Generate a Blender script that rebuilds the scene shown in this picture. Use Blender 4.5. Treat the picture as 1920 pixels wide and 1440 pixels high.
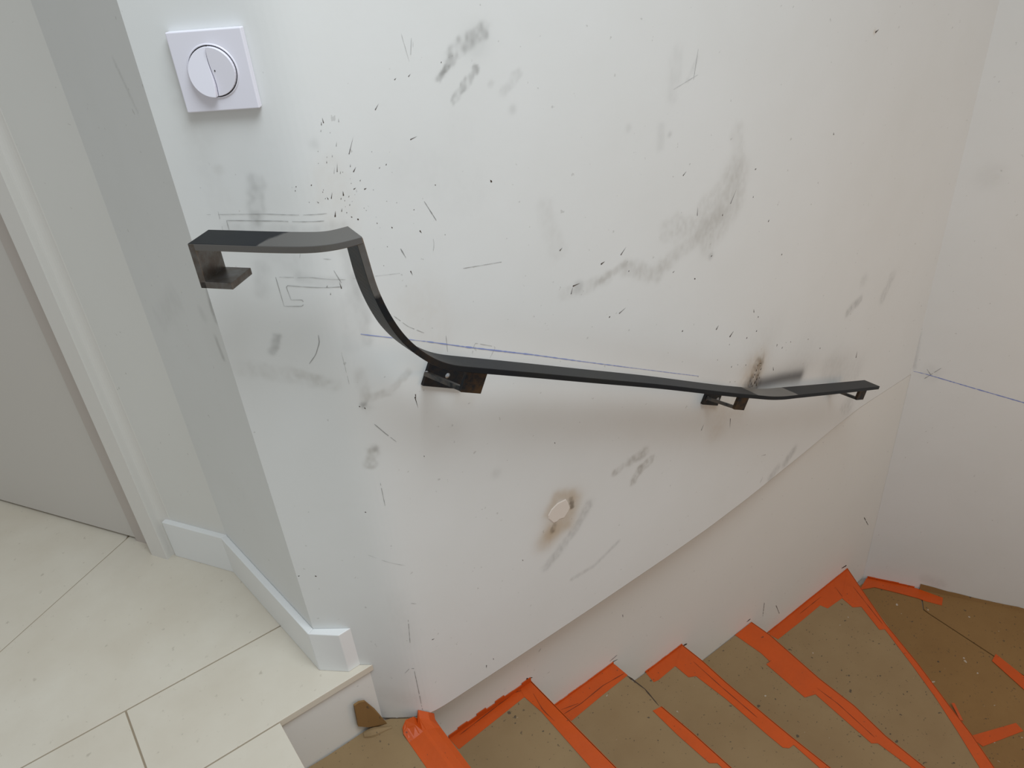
import bpy, bmesh, math, random
import numpy as np
from mathutils import Vector, Matrix

# ---------------------------------------------------------------- scene reset
for o in list(bpy.data.objects):
    bpy.data.objects.remove(o, do_unlink=True)
scene = bpy.context.scene
COL = scene.collection
S = 1.2            # metres per survey unit (camera stands one unit above the landing)
random.seed(7)
RNG = np.random.default_rng(7)

# ---------------------------------------------------------------- camera
right = Vector((0.8009266, -0.5942305, -0.0735295))
down = Vector((-0.3692002, -0.3934387, -0.8419603))
fwd = Vector((0.4713892, 0.7014956, -0.5345056))
cam_data = bpy.data.cameras.new('camera')
cam_data.sensor_fit = 'HORIZONTAL'
cam_data.sensor_width = 36.0
cam_data.lens = 1457.0 / 1920.0 * 36.0
cam_data.clip_start = 0.02
cam = bpy.data.objects.new('camera', cam_data)
COL.objects.link(cam)
m = Matrix((right, -down, -fwd)).transposed().to_4x4()
m.translation = Vector((0, 0, 1.0)) * S
cam.matrix_world = m
scene.camera = cam

# ---------------------------------------------------------------- light
world = bpy.data.worlds.new('daylight_world')
scene.world = world
world.use_nodes = True
bg = world.node_tree.nodes['Background']
bg.inputs[0].default_value = (0.98, 1.0, 1.0, 1)
bg.inputs[1].default_value = 0.42

def area_light(name, loc, target, sx, sy, power, color, spread=180):
    d = bpy.data.lights.new(name, 'AREA')
    d.shape = 'RECTANGLE'; d.size = sx * S; d.size_y = sy * S
    d.energy = power; d.color = color; d.spread = math.radians(spread)
    o = bpy.data.objects.new(name, d); COL.objects.link(o)
    o.location = Vector(loc) * S
    o.rotation_euler = (Vector(target) - Vector(loc)).to_track_quat('-Z', 'Y').to_euler()
    return o
area_light('assumed_overhead_light', (0.36, -0.15, 2.25), (0.12, 0.62, 0.2), 0.95, 0.9, 22.5, (0.92, 1.0, 1.06), 130)     # assumed unseen overhead light; spread and aim narrowed to darken the right side
warm_fill = bpy.data.lights.new('warm_fill_light', 'POINT')        # unseen warm fill light, added to tint the right side
warm_fill.energy = 11.5; warm_fill.color = (1.0, 0.55, 0.21); warm_fill.shadow_soft_size = 0.3
warm_fill_o = bpy.data.objects.new('warm_fill_light', warm_fill); COL.objects.link(warm_fill_o)
warm_fill_o.location = Vector((1.52, -0.45, 0.35)) * S

scene.view_settings.view_transform = 'Standard'
scene.view_settings.look = 'None'
scene.view_settings.exposure = -0.11
scene.view_settings.gamma = 1.0
scene.view_settings.use_curve_mapping = False

# ---------------------------------------------------------------- survey of marks and tape (wall coordinates along, up; floor coordinates x, y)
DATA = {"smudges":[[[[0.3683,0.8738],[0.3429,0.8658],[0.3242,0.8542]],0.00905,0.42,0,0.8],[[[0.3588,0.8644]],0.01684,0.16,0,0.2],[[[0.3181,0.8449],[0.3058,0.835]],
0.00361,0.62,0,0.6],[[[0.3556,0.8376],[0.3389,0.8236],[0.3231,0.8107]],0.00502,0.5,0,0.8],[[[0.4125,0.8222],[0.3904,0.8063]],0.00596,0.16,0,0.7],[[[0.3736,
0.8175]],0.00456,0.16,0,0.6],[[[0.4007,0.7847]],0.00475,0.25,0,0.2],[[[0.8136,0.6681],[0.8242,0.6253],[0.815,0.5858]],0.01473,0.16,1,0.5],[[[0.8168,0.6022],
[0.812,0.5564],[0.7646,0.5217]],0.02821,0.3,1,0.5],[[[0.7714,0.5804],[0.7254,0.5464],[0.6721,0.5578]],0.02066,0.22,1,0.6],[[[0.787,0.5503],[0.7274,0.5197],
[0.6575,0.5022]],0.0127,0.26,1,0.5],[[[0.6522,0.4907],[0.6123,0.51],[0.5818,0.5268]],0.01185,0.3,1,0.5],[[[0.5481,0.5211],[0.4923,0.5192],[0.4682,0.5234]],
0.00992,0.2,1,0.6],[[[0.5817,0.531],[0.5274,0.5196]],0.00552,0.3,1,0.5],[[[0.4925,0.5249]],0.00901,0.3,0,0.5],[[[0.439,0.6544],[0.4575,0.5902]],0.01343,
0.12,1,0.5],[[[0.6489,0.711],[0.6478,0.6858]],0.00713,0.14,0,0.3],[[[0.5864,0.7242]],0.00496,0.2,0,0.3],[[[0.6662,0.6986]],0.00352,0.3,0,0.2],[[[0.772,
0.4832]],0.00551,0.35,0,0.3],[[[0.6751,0.8026],[0.6678,0.7497]],0.01182,0.1,0,0.5],[[[0.7156,0.7894],[0.6982,0.7649]],0.00431,0.14,0,0.8],[[[0.0858,0.7671],
[0.0767,0.7274]],0.00891,0.34,0,0.6],[[[0.0447,0.7173],[0.1641,0.7057]],0.00823,0.18,0,0.5],[[[0.0679,0.6695],[0.0626,0.6439]],0.00878,0.2,0,0.4],[[[0.0654,
0.5844],[0.0549,0.5649]],0.00483,0.45,0,0.5],[[[0.0807,0.697],[0.11,0.6703]],0.01544,0.1,0,0.4],[[[0.0134,0.5448],[0.0721,0.5309],[0.1148,0.5171]],0.01127,
0.16,1,0.6],[[[0.0794,0.5343],[0.1092,0.5214]],0.00621,0.25,1,0.7],[[[0.2124,0.5008],[0.1832,0.4857],[0.1552,0.4892]],0.00591,0.3,1,0.6],[[[0.1516,0.525],
[0.1525,0.4743]],0.00725,0.22,1,0.5],[[[0.1483,0.4812]],0.00573,0.55,0,0.7],[[[0.1645,0.6921],[0.1632,0.6213],[0.1688,0.5635]],0.0063,0.2,0,0.3],[[[0.1681,
0.6465],[0.1738,0.5903]],0.00548,0.22,0,0.3],[[[0.1072,0.6577],[0.152,0.6445]],0.00615,0.16,0,0.4],[[[0.164,0.7632],[0.1639,0.7046]],0.02171,0.1,2,0.4],
[[[0.2498,0.5916],[0.2521,0.5314]],0.0303,0.08,2,0.4],[[[0.148,0.4096],[0.1419,0.39]],0.00842,0.5,1,0.7],[[[0.1504,0.4113]],0.00453,0.4,0,0.5],[[[0.3244,
0.2799]],0.00771,0.14,0,0.3],[[[0.6296,0.1619],[0.5939,0.1597]],0.00974,0.5,1,0.65],[[[0.5739,0.1576],[0.5591,0.1541]],0.00724,0.4,1,0.65],[[[0.6447,0.1363],
[0.6226,0.1302]],0.00878,0.45,1,0.65],[[[0.62,0.1292],[0.6047,0.1112]],0.00887,0.55,1,0.65],[[[0.5002,0.1192],[0.4706,0.0829],[0.4342,0.0565],[0.4031,0.037]],
0.00942,0.32,0,0.5],[[[0.5689,-0.0103],[0.5101,-0.0316],[0.4564,-0.03]],0.00389,0.25,0,0.4],[[[0.4408,0.1387]],0.04282,0.14,2,0.1],[[[0.466,0.1426],[0.4505,
0.1047],[0.4185,0.1029]],0.01613,0.5,2,0.15],[[[0.4168,0.1483],[0.4348,0.1741],[0.4622,0.1608]],0.00992,0.5,2,0.15],[[[0.426,0.116],[0.4066,0.0924]],0.01928,
0.42,2,0.15],[[[0.4618,0.1519],[0.4645,0.1341]],0.00456,0.75,3,0.6],[[[0.426,0.116],[0.4209,0.1061]],0.0057,0.7,3,0.7],[[[1.103,0.1063],[1.0295,0.1328],
[0.9519,0.1581]],0.01144,0.85,4,0.0],[[[1.0929,0.1071],[0.9621,0.1496]],0.02336,0.22,4,0.0],[[[0.9356,0.2065],[0.9286,0.1653]],0.01799,0.65,3,0.8],[[[0.9294,
0.2034],[0.9146,0.1802]],0.03539,0.42,2,0.3],[[[0.9156,0.1737],[0.9395,0.1602]],0.01652,0.7,4,0.6],[[[1.1047,0.1431]],0.06705,0.1,0,0.4],[[[0.9476,0.2365]],
0.05833,0.08,0,0.4],[[[1.2288,0.0669],[1.3531,-0.0045]],0.04031,0.16,0,0.4],[[[1.3168,0.1997],[1.2714,0.1879]],0.0109,0.35,0,0.5],[[[1.4487,0.2064],[1.4272,
0.1609]],0.01271,0.22,0,0.5],[[[1.3197,0.2454]],0.01424,0.15,0,0.4],[[[1.124,-0.102],[1.0937,-0.1195]],0.01138,0.38,0,0.4],[[[1.0642,-0.1175],[1.0396,-0.1286]],
0.01122,0.3,0,0.4],[[[0.8292,0.1546],[0.8251,0.1199]],0.02583,0.14,2,0.4],[[[1.3571,-0.0965]],0.03341,0.22,0,0.6],[[[0.7954,0.1921],[0.8972,0.1272]],0.0239,
0.18,2,0.3],[[[0.2874,0.4312]],0.01654,0.14,2,0.3],[[[1.1859,0.7535]],0.00384,0.35,2,0.2],[[[0.0375,0.8648],[0.0374,0.7922],[0.0438,0.7351]],0.01392,0.06,
1,0.6],[[[0.0512,0.7814]],0.00541,0.18,1,0.5],[[[0.1543,0.7982]],0.0052,0.15,0,0.4],[[[0.2578,0.7525],[0.3289,0.6974]],0.02777,0.04,0,0.5],[[[0.4003,0.3664],
[0.6179,0.2333],[0.8856,0.0889]],0.04665,0.05,2,0.2],[[[0.3234,0.7705],[0.2113,0.7519]],0.03594,0.03,0,0.3],[[[0.1489,0.5628],[0.1542,0.624]],0.00881,0.1,
0,0.4],[[[0.1343,0.1449],[0.1438,0.0477]],0.01581,0.06,1,0.4],[[[0.0832,-0.0721],[0.1325,-0.0908]],0.01498,0.1,1,0.4]],
"smudge_rgb":[[0.23,0.23,0.22],
[0.33,0.31,0.27],[0.42,0.28,0.13],[0.12,0.09,0.06],[0.05,0.05,0.055]],
"drops":[[[0.2263,0.8187],[0.2312,0.8238],0.00084],[[0.1675,0.8173],[0.1671,0.8223],
0.0008],[[0.165,0.8155],[0.1656,0.8187],0.00066],[[0.1836,0.8149],[0.1841,0.8184],0.00041],[[0.1631,0.8093],[0.1638,0.8111],0.0004],[[0.1723,0.8061],[0.1723,
0.8065],0.0004],[[0.1884,0.7812],[0.1966,0.7976],0.00072],[[0.1761,0.7918],[0.1775,0.7963],0.00042],[[0.1697,0.7822],[0.1698,0.7843],0.00041],[[0.1626,
0.7775],[0.163,0.7795],0.00055],[[0.164,0.783],[0.1642,0.7835],0.00042],[[0.154,0.7786],[0.1541,0.7789],0.00042],[[0.1561,0.7905],[0.1562,0.7909],0.00041],
[[0.1717,0.7664],[0.1735,0.7751],0.0007],[[0.168,0.7651],[0.1701,0.7717],0.00028],[[0.1747,0.7636],[0.1757,0.7662],0.00043],[[0.1776,0.7643],[0.1779,0.7648],
0.00042],[[0.1871,0.7681],[0.1877,0.7705],0.00059],[[0.1898,0.7622],[0.1934,0.7663],0.00103],[[0.1843,0.7556],[0.1844,0.756],0.00029],[[0.1951,0.7508],
[0.1961,0.752],0.00059],[[0.1845,0.7505],[0.1849,0.751],0.00044],[[0.1866,0.7439],[0.1891,0.7446],0.00089],[[0.1987,0.7408],[0.2012,0.7412],0.00103],[[0.2085,
0.7374],[0.2089,0.7376],0.00045],[[0.1424,0.7579],[0.1429,0.7584],0.00082],[[0.1268,0.7584],[0.1272,0.7591],0.00068],[[0.1252,0.7543],[0.1253,0.7549],0.00068],
[[0.1226,0.7581],[0.1226,0.7584],0.00027],[[0.1366,0.7404],[0.1361,0.7412],0.00043],[[0.1457,0.7384],[0.1442,0.7401],0.00055],[[0.1534,0.7506],[0.1538,
0.7515],0.00042],[[0.1523,0.7486],[0.1527,0.7493],0.00056],[[0.1563,0.7403],[0.1554,0.7429],0.0007],[[0.16,0.7405],[0.162,0.7465],0.00085],[[0.1536,0.7412],
[0.1541,0.7422],0.00043],[[0.17,0.7371],[0.1708,0.7386],0.0006],[[0.1735,0.7406],[0.1737,0.7452],0.00116],[[0.179,0.7373],[0.18,0.7385],0.00059],[[0.1737,
0.7342],[0.1738,0.7353],0.00044],[[0.1783,0.7282],[0.179,0.7295],0.00059],[[0.1732,0.7277],[0.1734,0.7283],0.00029],[[0.1817,0.7314],[0.1821,0.7319],0.00029],
[[0.1861,0.7377],[0.1865,0.7382],0.00029],[[0.1601,0.7206],[0.1615,0.7262],0.0013],[[0.1682,0.7242],[0.1693,0.7272],0.00072],[[0.1734,0.721],[0.1733,0.722],
0.00059],[[0.1781,0.7148],[0.177,0.7159],0.00076],[[0.1847,0.7104],[0.1837,0.7114],0.00121],[[0.194,0.7207],[0.1939,0.7212],0.00045],[[0.1961,0.7174],[0.1959,
0.718],0.00046],[[0.222,0.7211],[0.2217,0.7215],0.00047],[[0.2338,0.7162],[0.2335,0.7166],0.00048],[[0.2539,0.7027],[0.253,0.7026],0.00065],[[0.2854,0.7234],
[0.2846,0.724],0.00082],[[0.2623,0.78],[0.271,0.7817],0.00092],[[0.2141,0.7774],[0.2145,0.7779],0.00044],[[0.2198,0.7586],[0.2211,0.7594],0.0006],[[0.2283,
0.7602],[0.2293,0.7613],0.00075],[[0.2339,0.7505],[0.2341,0.7508],0.00031],[[0.2061,0.6998],[0.2056,0.701],0.00063],[[0.2087,0.694],[0.2084,0.6944],0.00031],
[[0.2232,0.6899],[0.2224,0.6912],0.00096],[[0.2061,0.7071],[0.206,0.7075],0.00031],[[0.2576,0.676],[0.2594,0.6728],0.00116],[[0.2899,0.662],[0.2894,0.6626],
0.00053],[[0.2378,0.6315],[0.2396,0.6258],0.00104],[[0.2052,0.6492],[0.2049,0.6498],0.00049],[[0.2136,0.6698],[0.2132,0.6706],0.00048],[[0.84,0.3094],[0.8505,
0.3159],0.00131],[[0.8403,0.2917],[0.8416,0.293],0.00099],[[0.8092,0.2733],[0.809,0.2744],0.00098],[[0.8523,0.2399],[0.854,0.242],0.00138],[[0.8716,0.2362],
[0.8715,0.2375],0.00104],[[0.8973,0.2241],[0.8979,0.2255],0.00142],[[0.9947,0.1693],[0.9921,0.1788],0.00157],[[0.9968,0.2256],[0.9959,0.221],0.00152],[[1.0167,
0.2096],[1.0195,0.212],0.00155],[[1.0292,0.2163],[1.0289,0.2176],0.00078],[[1.0467,0.2103],[1.0462,0.2126],0.00118],[[1.1709,0.1422],[1.1721,0.1436],0.00177],
[[1.114,0.1878],[1.1156,0.1893],0.00124],[[0.8917,0.2827],[0.8916,0.2839],0.00069],[[0.7784,0.1356],[0.7855,0.1482],0.00103],[[0.8642,0.1181],[0.8657,0.0953],
0.00148],[[0.7592,0.2604],[0.7591,0.2613],0.00095],[[0.9198,0.2865],[0.92,0.2878],0.00104],[[1.5104,-0.0109],[1.51,-0.0096],0.00099],[[1.3512,0.0397],[1.3516,
0.0572],0.00198],[[0.9439,0.2073],[0.9507,0.2052],0.00147],[[0.9486,0.1918],[0.951,0.1952],0.00224],[[0.9357,0.2059],[0.936,0.2093],0.00147],[[0.934,0.1954],
[0.9351,0.1994],0.00186],[[0.9301,0.1881],[0.9313,0.1912],0.00221],[[0.9417,0.1814],[0.9424,0.185],0.00188],[[0.9387,0.1737],[0.9393,0.1779],0.00264],[[0.9266,
0.1837],[0.9279,0.1861],0.00147],[[0.9331,0.1686],[0.9342,0.1727],0.00297],[[0.9223,0.1706],[0.9236,0.1761],0.00221],[[0.9396,0.1595],[0.9402,0.1669],0.00263],
[[0.9253,0.1646],[0.9268,0.1661],0.00184],[[0.9474,0.1727],[0.9478,0.1756],0.00152],[[0.9168,0.1798],[0.9177,0.1818],0.0011],[[0.8524,0.2073],[0.8531,0.2085],
0.00104],[[0.8679,0.2011],[0.8678,0.202],0.00106],[[1.0051,-0.0463],[0.987,-0.0396],0.00087],[[0.4622,0.5894],[0.4662,0.5919],0.00134],[[0.7358,0.4556],
[0.7341,0.4571],0.00175],[[0.5504,0.456],[0.5514,0.457],0.00158],[[0.7122,0.3696],[0.7133,0.3708],0.00183],[[0.8,0.3392],[0.8053,0.3448],0.00199],[[0.8403,
0.3089],[0.8491,0.3157],0.00249],[[0.9204,0.2868],[0.9212,0.2886],0.00177],[[0.921,0.3158],[0.9213,0.3174],0.00175],[[0.9059,0.3316],[0.9039,0.3386],0.00128],
[[0.9742,0.42],[0.9751,0.4211],0.00172],[[0.5892,0.5173],[0.5898,0.5182],0.00122],[[0.483,0.5297],[0.4955,0.5299],0.00171],[[0.4785,0.5194],[0.4821,0.5292],
0.00115],[[0.7329,0.5626],[0.733,0.576],0.00099],[[0.8114,0.5599],[0.8243,0.5813],0.00104],[[0.8686,0.5998],[0.8716,0.6004],0.00141],[[0.8918,0.2843],[0.8927,
0.2853],0.00176],[[0.5358,0.5461],[0.5424,0.5479],0.00202],[[0.5737,0.5485],[0.5837,0.5572],0.00149],[[0.5704,0.4549],[0.5844,0.4598],0.00127],[[0.6839,
0.4842],[0.6876,0.4858],0.001],[[0.773,0.4827],[0.775,0.4835],0.00142],[[0.7933,0.5454],[0.7938,0.5481],0.00137],[[0.8698,0.5536],[0.8703,0.5563],0.00112],
[[0.9207,0.498],[0.9227,0.5004],0.00156],[[0.6972,0.6334],[0.7041,0.638],0.00122],[[0.3619,0.7085],[0.3606,0.7108],0.00176],[[0.2536,0.8436],[0.2557,0.8448],
0.00076],[[0.2703,0.8439],[0.2732,0.846],0.00076],[[0.3115,0.8508],[0.3123,0.8518],0.00071],[[0.2163,0.463],[0.2182,0.4456],0.00122],[[0.2176,0.4665],[0.2174,
0.4601],0.00116],[[0.2644,-0.1063],[0.2637,-0.1127],0.00144],[[0.2794,-0.1004],[0.2802,-0.1038],0.00109],[[0.4354,0.2809],[0.4363,0.2784],0.00103],[[0.2151,
0.3688],[0.2156,0.3668],0.00083],[[0.1486,0.4756],[0.1496,0.4737],0.00109],[[0.1427,0.4797],[0.1438,0.4786],0.00105],[[0.0279,0.1954],[0.0293,0.1943],0.00147],
[[0.1208,0.3125],[0.122,0.3114],0.00106],[[0.0031,0.1961],[0.0049,0.1971],0.0011],[[0.1508,0.6382],[0.1499,0.6463],0.00098],[[0.1355,0.6428],[0.1366,0.6452],
0.00055],[[0.1377,0.6332],[0.1382,0.6357],0.00062],[[0.111,0.855],[0.1115,0.853],0.00051],[[1.0967,0.6028],[1.0956,0.6067],0.00156],[[1.1897,0.7529],[1.1998,
0.7556],0.00254],[[0.1775,0.0276],[0.1813,0.0272],0.00126],[[0.3572,0.0821],[0.358,0.0791],0.001]],
"pencil":[[[[0.0251,0.735],[0.0894,0.7319],[0.1521,
0.7254]],0.00058],[[[0.0446,0.7274],[0.099,0.7237],[0.1517,0.7177]],0.00069],[[[0.0446,0.7274],[0.0446,0.7167]],0.00064],[[[0.0382,0.7378],[0.0376,0.7171]],
0.00052],[[[0.0818,0.6598],[0.1218,0.6564],[0.1574,0.647]],0.00049],[[[0.0818,0.6598],[0.0829,0.6235],[0.1048,0.6223],[0.1066,0.6302],[0.0927,0.6311],[0.0907,
0.649],[0.1523,0.6398]],0.00068],[[[0.1152,0.6855],[0.1119,0.6758]],0.00059],[[[0.1467,0.6606],[0.152,0.6445]],0.00072],[[[0.1381,0.6764],[0.1464,0.6741]],
0.00061],[[[0.114,0.5845],[0.1132,0.5747],[0.1054,0.5587],[0.0952,0.5469]],0.00098],[[[0.2727,0.5319],[0.2719,0.5087]],0.00086],[[[0.3076,0.4912],[0.3135,
0.505],[0.3451,0.4869],[0.3339,0.4731]],0.00057],[[[0.1469,0.0965],[0.1422,0.0424]],0.00095],[[[0.1241,-0.0242],[0.1331,-0.0147],[0.1435,-0.0189]],0.00125],
[[[0.1394,-0.0236],[0.1393,-0.0796],[0.1386,-0.1426]],0.00105],[[[0.1482,0.3566],[0.1481,0.3168]],0.0007],[[[0.1562,0.4486],[0.1674,0.4298],[0.1799,0.4104]],
0.0009],[[[0.2684,0.8855],[0.2733,0.8581]],0.00034],[[[0.2794,0.8799],[0.2743,0.8564]],0.00045],[[[0.2807,0.8761],[0.2799,0.8711]],0.00045],[[[0.6694,0.7577],
[0.7173,0.7685]],0.00043],[[[0.3089,0.6126],[0.3379,0.6076],[0.3705,0.6023]],0.00067],[[[0.2066,0.5841],[0.2229,0.5636],[0.2429,0.5471]],0.00056],[[[0.1648,
0.6462],[0.2238,0.6338]],0.00032],[[[0.2681,0.709],[0.2806,0.6825]],0.001],[[[0.2295,0.6627],[0.2344,0.65]],0.00126],[[[0.2731,0.6616],[0.2736,0.6547],
[0.271,0.6474]],0.00056],[[[0.7164,0.8061],[0.709,0.763]],0.00059],[[[0.1355,0.5588],[0.1366,0.5139]],0.00033],[[[0.1522,0.1261],[0.1636,0.1173]],0.00056],
[[[1.0059,-0.1086],[0.9977,-0.1185]],0.00127],[[[0.1108,0.2346],[0.1587,0.1997]],0.00035]],
"blue":[[[[0.1617,0.576],[0.1996,0.557]],0.00134],[[[0.1996,
0.557],[0.2448,0.5342]],0.00085],[[[0.2448,0.5342],[0.2985,0.5053]],0.00142],[[[0.2985,0.5053],[0.3453,0.481],[0.4065,0.4495]],0.00203],[[[0.4065,0.4495],
[0.4831,0.4084]],0.00171],[[[0.4831,0.4084],[0.5921,0.3504]],0.00117],[[[0.5921,0.3504],[0.7609,0.261]],0.00086]],
"blue_right":[[[[0.0042,-0.1263],[0.0323,
-0.13]],0.00169],[[[0.0323,-0.13],[0.1533,-0.1557]],0.00279],[[[0.1533,-0.1557],[0.2646,-0.1785],[0.373,-0.2007]],0.00313]],
"pencil_right":[[[[0.0326,
-0.1446],[0.0647,-0.1072]],0.00183],[[[0.0332,-0.1153],[0.0464,-0.1326]],0.00181]],
"jamb_smudge":[[[[0.3015,0.6549],[0.2936,0.6258],[0.2939,0.6088]],0.0054,
0.5,0,0.4],[[[0.2752,0.5774],[0.2789,0.553]],0.00463,0.4,0,0.4],[[[0.2325,0.8866],[0.2553,0.8369]],0.00277,0.22,0,0.6],[[[0.1718,0.5981],[0.0653,0.532]],
0.01779,0.1,0,0.5],[[[0.2548,0.6028]],0.00943,0.14,0,0.4]],
"right_smudge_shade":[[[[0.061,0.3905]],0.0287,0.12,1,0.3],[[[0.044,-0.1265]],0.0223,0.12,0,0.4],
[[[0.1659,-0.8349],[0.2039,-0.8454]],0.01771,0.15,0,0.4],[[[-0.0028,-0.0152],[0.0037,-0.1167]],0.00407,0.3,0,0.3]],
"gap_smudge":[[[[0.7348,-0.4092],[0.7566,
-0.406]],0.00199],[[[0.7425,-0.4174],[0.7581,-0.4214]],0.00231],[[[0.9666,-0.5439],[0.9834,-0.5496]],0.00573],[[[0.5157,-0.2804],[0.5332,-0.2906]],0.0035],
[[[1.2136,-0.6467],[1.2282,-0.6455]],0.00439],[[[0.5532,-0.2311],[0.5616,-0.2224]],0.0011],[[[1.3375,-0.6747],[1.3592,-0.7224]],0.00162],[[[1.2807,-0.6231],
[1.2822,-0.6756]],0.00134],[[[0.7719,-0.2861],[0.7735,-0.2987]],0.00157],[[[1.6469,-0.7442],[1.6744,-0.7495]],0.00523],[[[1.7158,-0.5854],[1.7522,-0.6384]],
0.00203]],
"switch":[[0.0401,0.9146],[0.113,0.9109],[0.1111,0.839],[0.0397,0.8421]],
"chip":[[0.4147,0.1374],[0.4143,0.1448],[0.4212,0.1536],[0.434,0.159],
[0.4508,0.1579],[0.4546,0.1486],[0.4582,0.1349],[0.4551,0.1294],[0.4462,0.1215],[0.4355,0.1244],[0.4306,0.1221],[0.4236,0.1233]],
"tapes":{"W2":[2,[[0.3385,
0.8212],[0.5025,0.8255],[0.5283,0.8182],[0.4974,0.7914],[0.3407,0.7814]]],
"N2":[2,[[0.5283,0.8182],[0.5315,0.6934],[0.5353,0.5764],[0.5016,0.6037],[0.5027,
0.7456],[0.4974,0.7914],[0.5024,0.8116]]],
"W3":[3,[[0.5811,0.8144],[0.7412,0.8122],[0.7446,0.8058],[0.7469,0.7688],[0.6739,0.767],[0.5847,0.7625]]],
"N3":[3,
[[0.747,0.671],[0.7516,0.5892],[0.7535,0.4956],[0.7405,0.5062],[0.7409,0.5195],[0.7294,0.5289],[0.7259,0.6073],[0.7268,0.6751]]],
"W4":[4,[[0.8477,0.8116],
[0.9642,0.8137],[0.9624,0.8052],[0.9086,0.7798],[0.8527,0.7777],[0.8404,0.7806],[0.8436,0.8075]]],
"N4":[4,[[0.9642,0.8137],[0.9662,0.7509],[0.9629,0.6789],
[0.9632,0.5626],[0.9641,0.5024],[0.9674,0.4122],[0.9511,0.4254],[0.9527,0.49],[0.9401,0.491],[0.9311,0.5],[0.93,0.5366],[0.9302,0.6509],[0.928,0.6809],
[0.9245,0.731],[0.9095,0.7397],[0.9086,0.7798]]],
"N5":[5,[[1.2328,0.8175],[1.2352,0.7567],[1.2194,0.5989],[1.2178,0.502],[1.2035,0.4157],[1.2001,0.3196],
[1.1777,0.3379],[1.1747,0.4158],[1.164,0.4246],[1.1762,0.5771],[1.1499,0.5876],[1.1566,0.7033],[1.1699,0.7025],[1.1735,0.7328],[1.1684,0.8129]]],
"W6":[6,
[[1.324,0.8109],[1.4331,0.8142],[1.6826,0.8234],[1.6751,0.8043],[1.5724,0.7546],[1.5107,0.7585],[1.5049,0.7785],[1.4263,0.7777],[1.3195,0.7794],[1.3152,
0.8041]]],
"N6":[6,[[1.6826,0.8234],[1.6577,0.7668],[1.581,0.6277],[1.526,0.5017],[1.4699,0.3902],[1.4365,0.3196],[1.3941,0.2446],[1.3696,0.2645],[1.42,
0.3439],[1.4671,0.4235],[1.5122,0.511],[1.5636,0.6185],[1.5513,0.6265],[1.5853,0.7028],[1.5659,0.7166],[1.5724,0.7546]]],
"L7":[7,[[1.7604,0.8175],[1.8031,
0.7781],[1.8751,0.6656],[1.8941,0.6136],[1.8649,0.6007],[1.8443,0.6397],[1.8387,0.658],[1.8144,0.7062],[1.782,0.7647],[1.7391,0.7872]]],
"S8":[7,[[1.8114,
0.4195],[1.7958,0.3382],[1.7784,0.2514],[1.7384,0.2403],[1.7544,0.3189],[1.7815,0.4147]]],
"S9":[7,[[1.5189,0.3394],[1.6422,0.2861],[1.6337,0.2642],[1.517,
0.3055]]],
"flap9":[7,[[1.5652,0.4132],[1.5713,0.4081],[1.547,0.3702],[1.5438,0.3768]]]},
"seam":[[1.8415,0.6448],[1.8125,0.6266],[1.8091,0.6084],[1.801,
0.403]],
"edge3":[[0.7469,0.7688],[0.7523,0.7219],[0.7463,0.6748]],
"creases":{"W2":[2,[[[0.3578,0.804],[0.424,0.8076],[0.4903,0.8109],[0.5097,0.8025]]]],

"W3":[3,[[[0.583,0.7841],[0.6267,0.78],[0.6886,0.7832],[0.7436,0.7767]],[[0.5851,0.7951],[0.6225,0.7834]]]],
"N5":[5,[[[1.1926,0.5844],[1.194,0.5308],
[1.182,0.4282]],[[1.1591,0.7053],[1.1744,0.7028]]]],
"N6":[6,[[[1.6324,0.7587],[1.574,0.6312]]]],
"W6":[6,[[[1.5939,0.7916],[1.5763,0.7538]],[[1.4369,0.7959],
[1.5337,0.7953]]]],
"N2":[2,[[[0.515,0.7858],[0.5071,0.7464],[0.5094,0.7144]]]],
"N4":[4,[[[0.949,0.7614],[0.9464,0.68],[0.9459,0.5769]]]]},
"flap":[[0.1901,
-0.0584],[0.1985,-0.0576],[0.208,-0.0629],[0.22,-0.0943],[0.2315,-0.1386],[0.2171,-0.1358],[0.202,-0.125],[0.1871,-0.1089],[0.1888,-0.0827]],
"fold":[[0.1929,
0.8149],[0.2126,0.808],[0.2332,0.7957],[0.2279,0.7907],[0.2017,0.8014]],
"n1":[[[0.2423,0.7612],[0.2433,0.6882]],[[0.2617,0.7465],[0.2692,0.6671]],[[0.3028,
0.7341],[0.3022,0.652]],[[0.2574,0.7684],[0.2813,0.7624],[0.303,0.7458]]],
"cardboard1_wall":[[0.0953,0.812],[0.1576,0.8161],[0.1912,0.8178],[0.2035,0.8076],
[0.2372,0.7912],[0.2583,0.7664]],
"wall":[[0.176,0.856],[0.18214,0.85102],[0.18827,0.84604],[0.19441,0.84106],[0.20055,0.83608],[0.20668,0.8311],[0.21282,
0.82612],[0.21895,0.82114],[0.22509,0.81616],[0.23123,0.81118],[0.23736,0.8062],[0.24351,0.80123],[0.24966,0.79627],[0.25586,0.79137],[0.26214,0.7866],
[0.26856,0.78206],[0.2752,0.77791],[0.2821,0.7743],[0.28929,0.77135],[0.29674,0.76912],[0.30438,0.76755],[0.31215,0.76654],[0.32,0.76592],[0.32788,0.76557],
[0.33577,0.76537],[0.34367,0.76524],[0.35157,0.76514],[0.35948,0.76504],[0.36738,0.76495],[0.37528,0.76486],[0.38318,0.76477],[0.39109,0.76468],[0.39899,
0.76459],[0.40689,0.7645],[0.41479,0.76441],[0.4227,0.76432],[0.4306,0.76423],[0.4385,0.76414],[0.4464,0.76407],[0.45431,0.764],[0.46221,0.76395],[0.47011,
0.7639],[0.47802,0.76386],[0.48592,0.76382],[0.49382,0.76378],[0.50172,0.76374],[0.50963,0.7637],[0.51753,0.76366],[0.52543,0.76362],[0.53334,0.76358],
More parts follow.
